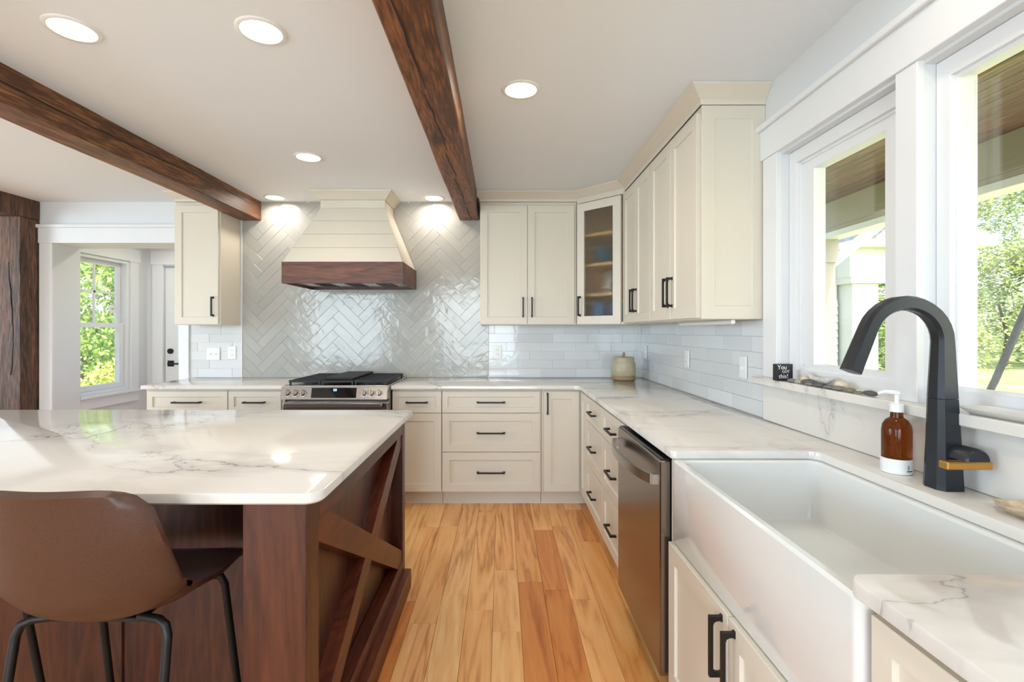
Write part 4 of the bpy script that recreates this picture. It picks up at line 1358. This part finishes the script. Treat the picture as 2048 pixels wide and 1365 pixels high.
# stoneware crock -------------------------------------------------------------
M['clay'] = plain('crock_glaze', (188, 176, 146), 0.35, vary=0.05, bscale=15)
M['clayband'] = plain('crock_raw_band', (164, 132, 92), 0.6)
jx, jy = 1.020, 4.075
cr_ = empty('crock', (jx, jy, 0.9145), 'tan stoneware crock with lid in the counter corner', 'crock')
mk('body', lathe(jx, jy, [(0.090, 0.948), (0.0945, 0.955), (0.0945, 1.045), (0.088, 1.065), (0.080, 1.078), (0.080, 1.090)], 32), M['clay'], parent=cr_, smooth=40)
mk('base_band', lathe(jx, jy, [(0.086, 0.9145), (0.0935, 0.920), (0.0945, 0.9475), (0.088, 0.9478)], 32), M['clayband'], parent=cr_, smooth=40)
lid = mk('lid', lathe(jx, jy, [(0.080, 1.0905), (0.0875, 1.092), (0.0875, 1.100), (0.07, 1.106), (0.02, 1.109)], 32), M['clay'], parent=cr_, smooth=40)
mk('lid_knob', tube([(jx, jy - 0.014, 1.106), (jx, jy - 0.012, 1.128), (jx, jy, 1.137), (jx, jy + 0.012, 1.128), (jx, jy + 0.014, 1.106)], 0.008, 10), M['clayband'], parent=lid, smooth=50)

# things on the window sill ------------------------------------------------------
SZ = 1.1125
M['signblack'] = plain('sign_black', (28, 28, 31), 0.5)
M['signwhite'] = plain('sign_letters', (240, 240, 238), 0.5)
sg = empty('desk_sign', (1.190, 2.07, SZ), 'small black block sign with white hand lettering', 'sign')
ang = R(8)
smx = Matrix.Translation((1.192, 2.07, SZ)) @ Matrix.Rotation(ang, 4, 'Z')
bm = box(-0.037, 0.037, -0.013, 0.013, 0, 0.070, 0.001)
bm.transform(smx)
blk = mk('block', bm, M['signblack'], parent=sg)
for (body, sz, ux, uz) in (('You', 0.026, -0.013, 0.056), ('GOT', 0.016, 0.004, 0.038), ('this!', 0.026, -0.007, 0.018)):
    text_mesh('lettering', body, sz, M['signwhite'], smx @ Matrix.Translation((ux, -0.0133, uz)) @ Matrix.Rotation(R(90), 4, 'X'), blk)

def pebble(x, y, a, b, h, rot, label, mat, z=SZ, cat='stone', group='pebbles along the window sill', name='pebble'):
    bm = bmesh.new()
    bmesh.ops.create_icosphere(bm, subdivisions=2, radius=1.0)
    for v in bm.verts:
        k = 1 + 0.10 * math.sin(3 * v.co.x + x * 50) + 0.08 * math.sin(4 * v.co.y + y * 70)
        v.co = Vector((v.co.x * a * k, v.co.y * b * k, (v.co.z * (1 if v.co.z > 0 else 0.75)) * h / 1.75))
    bm.transform(Matrix.Rotation(rot, 4, 'Z'))
    zm = min(v.co.z for v in bm.verts)
    bm.transform(Matrix.Translation((x, y, z - zm)))
    return mk(name, bm, mat, smooth=60, label=label, cat=cat, group=group)
M['st_dark'] = plain('stone_dark', (92, 90, 90), 0.7, vary=0.12, bscale=60)
M['st_grey'] = plain('stone_grey', (124, 122, 116), 0.7, vary=0.12, bscale=60)
M['st_olive'] = plain('stone_olive', (128, 122, 98), 0.7, vary=0.12, bscale=60)
M['st_tan'] = plain('stone_tan', (186, 176, 154), 0.7, vary=0.08, bscale=60)
M['shell'] = plain('shell_cream', (226, 208, 186), 0.5, vary=0.06, bscale=40)
M['drift'] = plain('driftwood_white', (206, 204, 200), 0.7, vary=0.08, bscale=40, bump=0.3)
PB = [(1.188, 1.995, .024, .014, .016, 0.2, 'flat grey-green pebble right beside the black sign', 'st_grey'),
      (1.189, 1.948, .022, .013, .015, 0.1, 'tan pebble second from the black sign', 'st_tan'),
      (1.191, 1.888, .034, .020, .024, 0.3, 'largest dark pebble, rounded, in the sill row', 'st_dark'),
      (1.1765, 1.868, .018, .010, .013, 0.1, 'small grey pebble in front of the largest dark one', 'st_grey'),
      (1.184, 1.822, .022, .014, .016, 0.3, 'dark round pebble fourth along the sill row', 'st_dark'),
      (1.193, 1.775, .026, .014, .012, 0.0, 'thin grey pebble in the middle of the sill row', 'st_grey'),
      (1.189, 1.722, .028, .016, .016, 0.2, 'smooth mid-grey pebble past the middle of the row', 'st_grey'),
      (1.190, 1.668, .025, .015, .016, 0.1, 'olive-grey pebble third from the right of the row', 'st_olive'),
      (1.191, 1.624, .018, .012, .011, 0.4, 'small brown-olive pebble second from the right', 'st_olive'),
      (1.190, 1.575, .028, .016, .018, 0.0, 'pointed dark slate pebble at the right end of the row', 'st_dark')]
for (x_, y_, a_, b_, h_, r_, lb, mt) in PB:
    pebble(x_, y_, b_, a_, h_, r_, lb, M[mt])
pebble(1.236, 1.985, .020, .030, .026, 0.2, 'cream seashell at the back of the sill near the sign', M['shell'], cat='shell', group='shells on the sill', name='seashell')
pebble(1.222, 1.755, .020, .026, .034, 0.4, 'round cream seashell below the faucet spout tip', M['shell'], cat='shell', group='shells on the sill', name='seashell')
pts = [(1.238, 1.985, SZ + 0.040), (1.236, 1.955, SZ + 0.030), (1.234, 1.925, SZ + 0.018), (1.233, 1.89, SZ + 0.016), (1.235, 1.85, SZ + 0.020), (1.240, 1.815, SZ + 0.034)]
mk('driftwood', tube(pts, [0.005, 0.009, 0.012, 0.0145, 0.012, 0.005], 10), M['drift'], smooth=60, label='bleached curved driftwood piece behind the pebbles', cat='driftwood')
bm = bmesh.new()
loft(bm, [[(1.216 + 0.004 * k, 1.90 - 0.028 * k, SZ + 0.0005 + 0.001 * s) for k, s in ((0, 0), (1, 0), (2, 0), (3.6, 0), (3.0, 0.0))] for _ in (0,)] +
     [[(1.216 + 0.004 * k + d, 1.90 - 0.028 * k, SZ + 0.006) for k, d in ((0, 0.002), (1, 0.010), (2, 0.012), (3.6, 0.002), (3.0, -0.004))]])
mk('slate_shard', bm, M['st_dark'], label='thin dark slate shard under the driftwood', cat='stone')
# tray
M['ceramic'] = plain('ceramic_white', (230, 228, 222), 0.25)
M['petal'] = plain('painted_red', (196, 92, 100), 0.4)
M['bluewash'] = plain('painted_blue', (196, 208, 222), 0.3)
ty0, ty1, tx0, tx1 = 0.98, 1.27, 1.172, 1.262
tr_ = empty('ceramic_tray', (1.217, 1.125, SZ), 'white ceramic tray painted with a red flower on the sill', 'tray')
bm = bmesh.new()
loft(bm, [rrect(tx0 + 0.016, tx1 - 0.012, ty0 + 0.02, ty1 - 0.02, 0.02, SZ), rrect(tx0, tx1, ty0, ty1, 0.025, SZ + 0.016), rrect(tx0 + 0.003, tx1 - 0.003, ty0 + 0.003, ty1 - 0.003, 0.023, SZ + 0.017),
          rrect(tx0 + 0.014, tx1 - 0.012, ty0 + 0.016, ty1 - 0.016, 0.02, SZ + 0.007)])
dish = mk('dish', bm, M['ceramic'], parent=tr_, smooth=50)
def flat_blob(cx, cy, pts, z, mat, name):
    bm = bmesh.new()
    loft(bm, [[(cx + a, cy + b, z) for a, b in pts], [(cx + a, cy + b, z + 0.0006) for a, b in pts]])
    mk(name, bm, mat, parent=tr_)
flat_blob(1.222, 1.145, [(-0.012, -0.012), (0.004, -0.017), (0.012, -0.004), (0.006, 0.012), (-0.004, 0.006), (-0.012, 0.012)], SZ + 0.0072, M['petal'], 'painted_flower')
flat_blob(1.218, 1.20, [(-0.02, -0.02), (0.008, -0.026), (0.02, 0.0), (0.012, 0.03), (-0.012, 0.028)], SZ + 0.0072, M['bluewash'], 'painted_wash')
# oyster shell on the counter
bm = bmesh.new()
n = 22
r1, r2, r3 = [], [], []
for k in range(n):
    a = 2 * math.pi * k / n
    rr_ = 1 + 0.10 * math.sin(5 * a) + 0.06 * math.sin(9 * a + 1)
    r1.append((1.150 + 0.022 * math.cos(a), 1.065 + 0.034 * math.sin(a), 0.9145))
    r2.append((1.150 + 0.046 * rr_ * math.cos(a), 1.065 + 0.070 * rr_ * math.sin(a), 0.934 + 0.004 * math.sin(3 * a)))
    r3.append((1.150 + 0.034 * math.cos(a), 1.065 + 0.054 * math.sin(a), 0.923))
loft(bm, [r1, r2, r3])
M['oyster'] = plain('oyster', (196, 178, 148), 0.45, vary=0.16, bscale=45, bump=0.4)
mk('oyster_shell', bm, M['oyster'], smooth=60, label='rough oyster shell lying on the counter beside the faucet', cat='shell')

# ---------------------------------------------------------------- outdoors
def lawn_z(x, y):
    return -0.35 + (max(0, x - 5.0) * 0.036 if x > 0 else 0.0)
bm = bmesh.new()
xs = [-60, -40, -20, -8, 0, 5, 8, 12, 16, 20, 25, 32, 45, 70]
ys = [-40, -20, -8, 0, 6, 12, 18, 24, 32, 45, 70]
V = [[bm.verts.new((a, b, lawn_z(a, b))) for b in ys] for a in xs]
for i in range(len(xs) - 1):
    for j in range(len(ys) - 1):
        bm.faces.new((V[i][j], V[i + 1][j], V[i + 1][j + 1], V[i][j + 1]))
mk('ground', bm, M['lawn'], label='sunny mown lawn around the house', kind='structure')

pr = empty('porch', (2.4, 1.5, -0.3), 'covered porch outside the sink windows with wood soffit and taupe beam', 'porch')
mk('deck', box(1.42, 3.45, -3.0, 5.4, -0.34, -0.14), M['deck'], parent=pr)
k = 0
xx = 1.41
while xx < 3.29:
    mk('soffit_board', box(xx + 0.002, xx + 0.088, -3.0, 5.4, 2.612, 2.63, 0.004), M['soffit'], parent=pr)
    xx += 0.09
mk('soffit_backing', box(1.41, 3.40, -3.0, 5.4, 2.631, 2.75), M['soffit'], parent=pr)
mk('beam_face', box(3.30, 3.44, -3.0, 5.4, 2.36, 2.630), M['taupe'], parent=pr)
mk('beam_bead', box(3.295, 3.445, -3.0, 5.4, 2.315, 2.3595, 0.004), M['taupe'], parent=pr)
mk('beam_trim', box(3.285, 3.455, -3.0, 5.4, 2.255, 2.3145, 0.004), M['trim'], parent=pr)
mk('post', box(3.265, 3.41, 4.99, 5.13, -0.14, 2.02), M['taupe'], parent=pr)
mk('post_cap', box(3.245, 3.43, 4.97, 5.15, 2.0205, 2.2545), M['taupe'], parent=pr)
mk('leaning_pole', tube([(2.02, 2.60, -0.138), (2.0, 1.98, 1.12), (1.985, 1.52, 2.20)], 0.0125, 12), M['st_dark'], smooth=50,
   label='dark metal pole leaning on the porch outside the picture window', cat='pole')

gb = empty('garage_wing', (7.0, 11.5, -0.3), 'white clapboard wing with gabled porch seen through the casement window', 'building')
gy = 10.0
mk('wall', box(6.2, 6.95, gy + 0.12, gy + 3.2, -0.3, 3.2), M['siding'], parent=gb)
for k in range(14):
    z = -0.2 + k * 0.155
    bm = bmesh.new()
    loft(bm, [[(6.2, gy + 0.085, z), (6.95, gy + 0.085, z), (6.95, gy + 0.119, z), (6.2, gy + 0.119, z)],
              [(6.2, gy + 0.108, z + 0.153), (6.95, gy + 0.108, z + 0.153), (6.95, gy + 0.119, z + 0.153), (6.2, gy + 0.119, z + 0.153)]])
    mk('clapboard', bm, M['siding'], parent=gb)
mk('column', box(7.0, 7.52, gy - 0.25, gy + 0.27, -0.3, 2.27), M['siding'], parent=gb)
mk('capital', box(6.93, 7.60, gy - 0.32, gy + 0.34, 2.2705, 2.40), M['siding'], parent=gb)
mk('entablature', box(6.92, 7.64, gy - 0.30, gy + 3.2, 2.4005, 2.98), M['siding'], parent=gb)
mk('eave', box(6.85, 9.6, gy - 0.55, gy + 3.2, 2.9805, 3.10), M['trim'], parent=gb)
bm = bmesh.new()
pp = [(6.05, 2.25), (6.05, 2.45), (7.9, 3.95), (7.9, 3.75)]
loft(bm, [[(a, gy - 0.6, b) for a, b in pp], [(a, gy - 0.48, b) for a, b in pp]])
mk('rake_board', bm, M['trim'], parent=gb)
bm = bmesh.new()
pp = [(6.90, 3.1005), (9.7, 3.1005), (9.7, 3.2), (7.3, 3.9)]
loft(bm, [[(a, gy - 0.47, b) for a, b in pp], [(a, gy + 3.2, b) for a, b in pp]])
mk('roof', bm, M['shingle'], parent=gb)

def tree(name, label, x, y, h, rad, mat, n=25000, leaf=0.085, trunk=True, cat='tree', group='trees beyond the lawn', low=0.12):
    z0 = lawn_z(x, y)
    e = empty(name, (x, y, z0), label, cat, group)
    if trunk:
        mk('trunk', tube([(x, y, z0 - 0.1), (x + 0.1, y, z0 + h * 0.12), (x - 0.1, y + 0.1, z0 + h * 0.24)], [0.10, 0.06, 0.03], 8), M['bark'], parent=e, smooth=50)
    rnd = random.Random(int(x * 100 + y * 7))
    cl = []
    for i in range(90):
        t = rnd.random()
        zz = z0 + h * (low + (1 - low) * t)
        prof = math.sin(math.pi * min(1, 0.22 + 0.78 * t)) ** 0.6
        a = rnd.uniform(0, 2 * math.pi)
        q = rad * prof * math.sqrt(rnd.uniform(0.25, 1))
        cl.append((x + q * math.cos(a), y + q * math.sin(a), zz, rad * rnd.uniform(0.24, 0.40)))
    vs, fs_ = [], []
    for i in range(n):
        c = rnd.choice(cl)
        d = Vector((rnd.gauss(0, 1), rnd.gauss(0, 1), rnd.gauss(0, 0.8)))
        d = d.normalized() * c[3] * rnd.uniform(0.7, 1.05)
        p = Vector(c[:3]) + d
        u = Vector((rnd.gauss(0, 1), rnd.gauss(0, 1), rnd.gauss(0, 1))).normalized()
        w = u.orthogonal().normalized()
        l = leaf * rnd.uniform(0.6, 1.3)
        k = len(vs)
        vs += [p - u * l, p - w * l * 0.5, p + u * l, p + w * l * 0.5]
        fs_.append((k, k + 1, k + 2, k + 3))
    me = bpy.data.meshes.new('foliage')
    me.from_pydata([tuple(v - Vector((x, y, z0))) for v in vs], [], fs_)
    me.materials.append(mat)
    o = bpy.data.objects.new('foliage', me)
    COL.objects.link(o)
    o.parent = e
    o['kind'] = 'stuff'
    return e

TR = [(12.0, 15.8, 8.5, 1.9, 'leaf2', 'green broadleaf tree showing behind the white column'),
      (13.6, 21.6, 9.5, 2.1, 'leaf1', 'tall sunlit tree left of the picture window view'),
      (17.4, 16.9, 9.0, 2.3, 'leaf1', 'bright yellow-green tree filling the picture window'),
      (19.4, 21.9, 11.0, 2.4, 'leaf1', 'tall pale green tree standing behind the others'),
      (23.6, 16.6, 10.0, 2.3, 'leaf2', 'darker green tree at the right of the picture window'),
      (25.2, 23.2, 12.0, 2.4, 'leaf1', 'sunlit tree at the outer right of the picture window'),
      (32.0, 30.5, 14.0, 3.4, 'leaf2', 'tall dark tree far behind the picture window trees'),
      (22.5, 33.0, 14.0, 3.4, 'leaf2', 'tall dark tree far behind, left in the picture window'),
      (36.0, 21.0, 14.0, 3.4, 'leaf1', 'tall tree far behind at the outer right of the view'),
      (-13.2, 15.4, 9.0, 2.1, 'leaf2', 'dark green tree centred in the hall window'),
      (-18.2, 17.0, 10.0, 2.1, 'leaf1', 'lighter tree at the left of the hall window'),
      (-15.4, 21.8, 12.0, 2.3, 'leaf2', 'tall tree behind, upper part of the hall window'),
      (-9.2, 20.2, 9.5, 2.0, 'leaf1', 'light green tree seen through the outside door')]
for (x_, y_, h_, r_, mt, lb) in TR:
    tree('tree', lb, x_, y_, h_, r_, M[mt], low=0.03)
for i, (x_, y_, lb) in enumerate(((-11.6, 12.3, 'low yellow-green hedge bush left in the hall window'), (-9.8, 12.6, 'low yellow-green hedge bush right in the hall window'), (-7.9, 12.9, 'low yellow-green hedge bush seen through the hall door'))):
    tree('hedge_bush', lb, x_, y_, 0.75, 0.72, M['leaf3'], n=1500, leaf=0.06, trunk=False, cat='bush', group='hedge on the lawn', low=0.25)
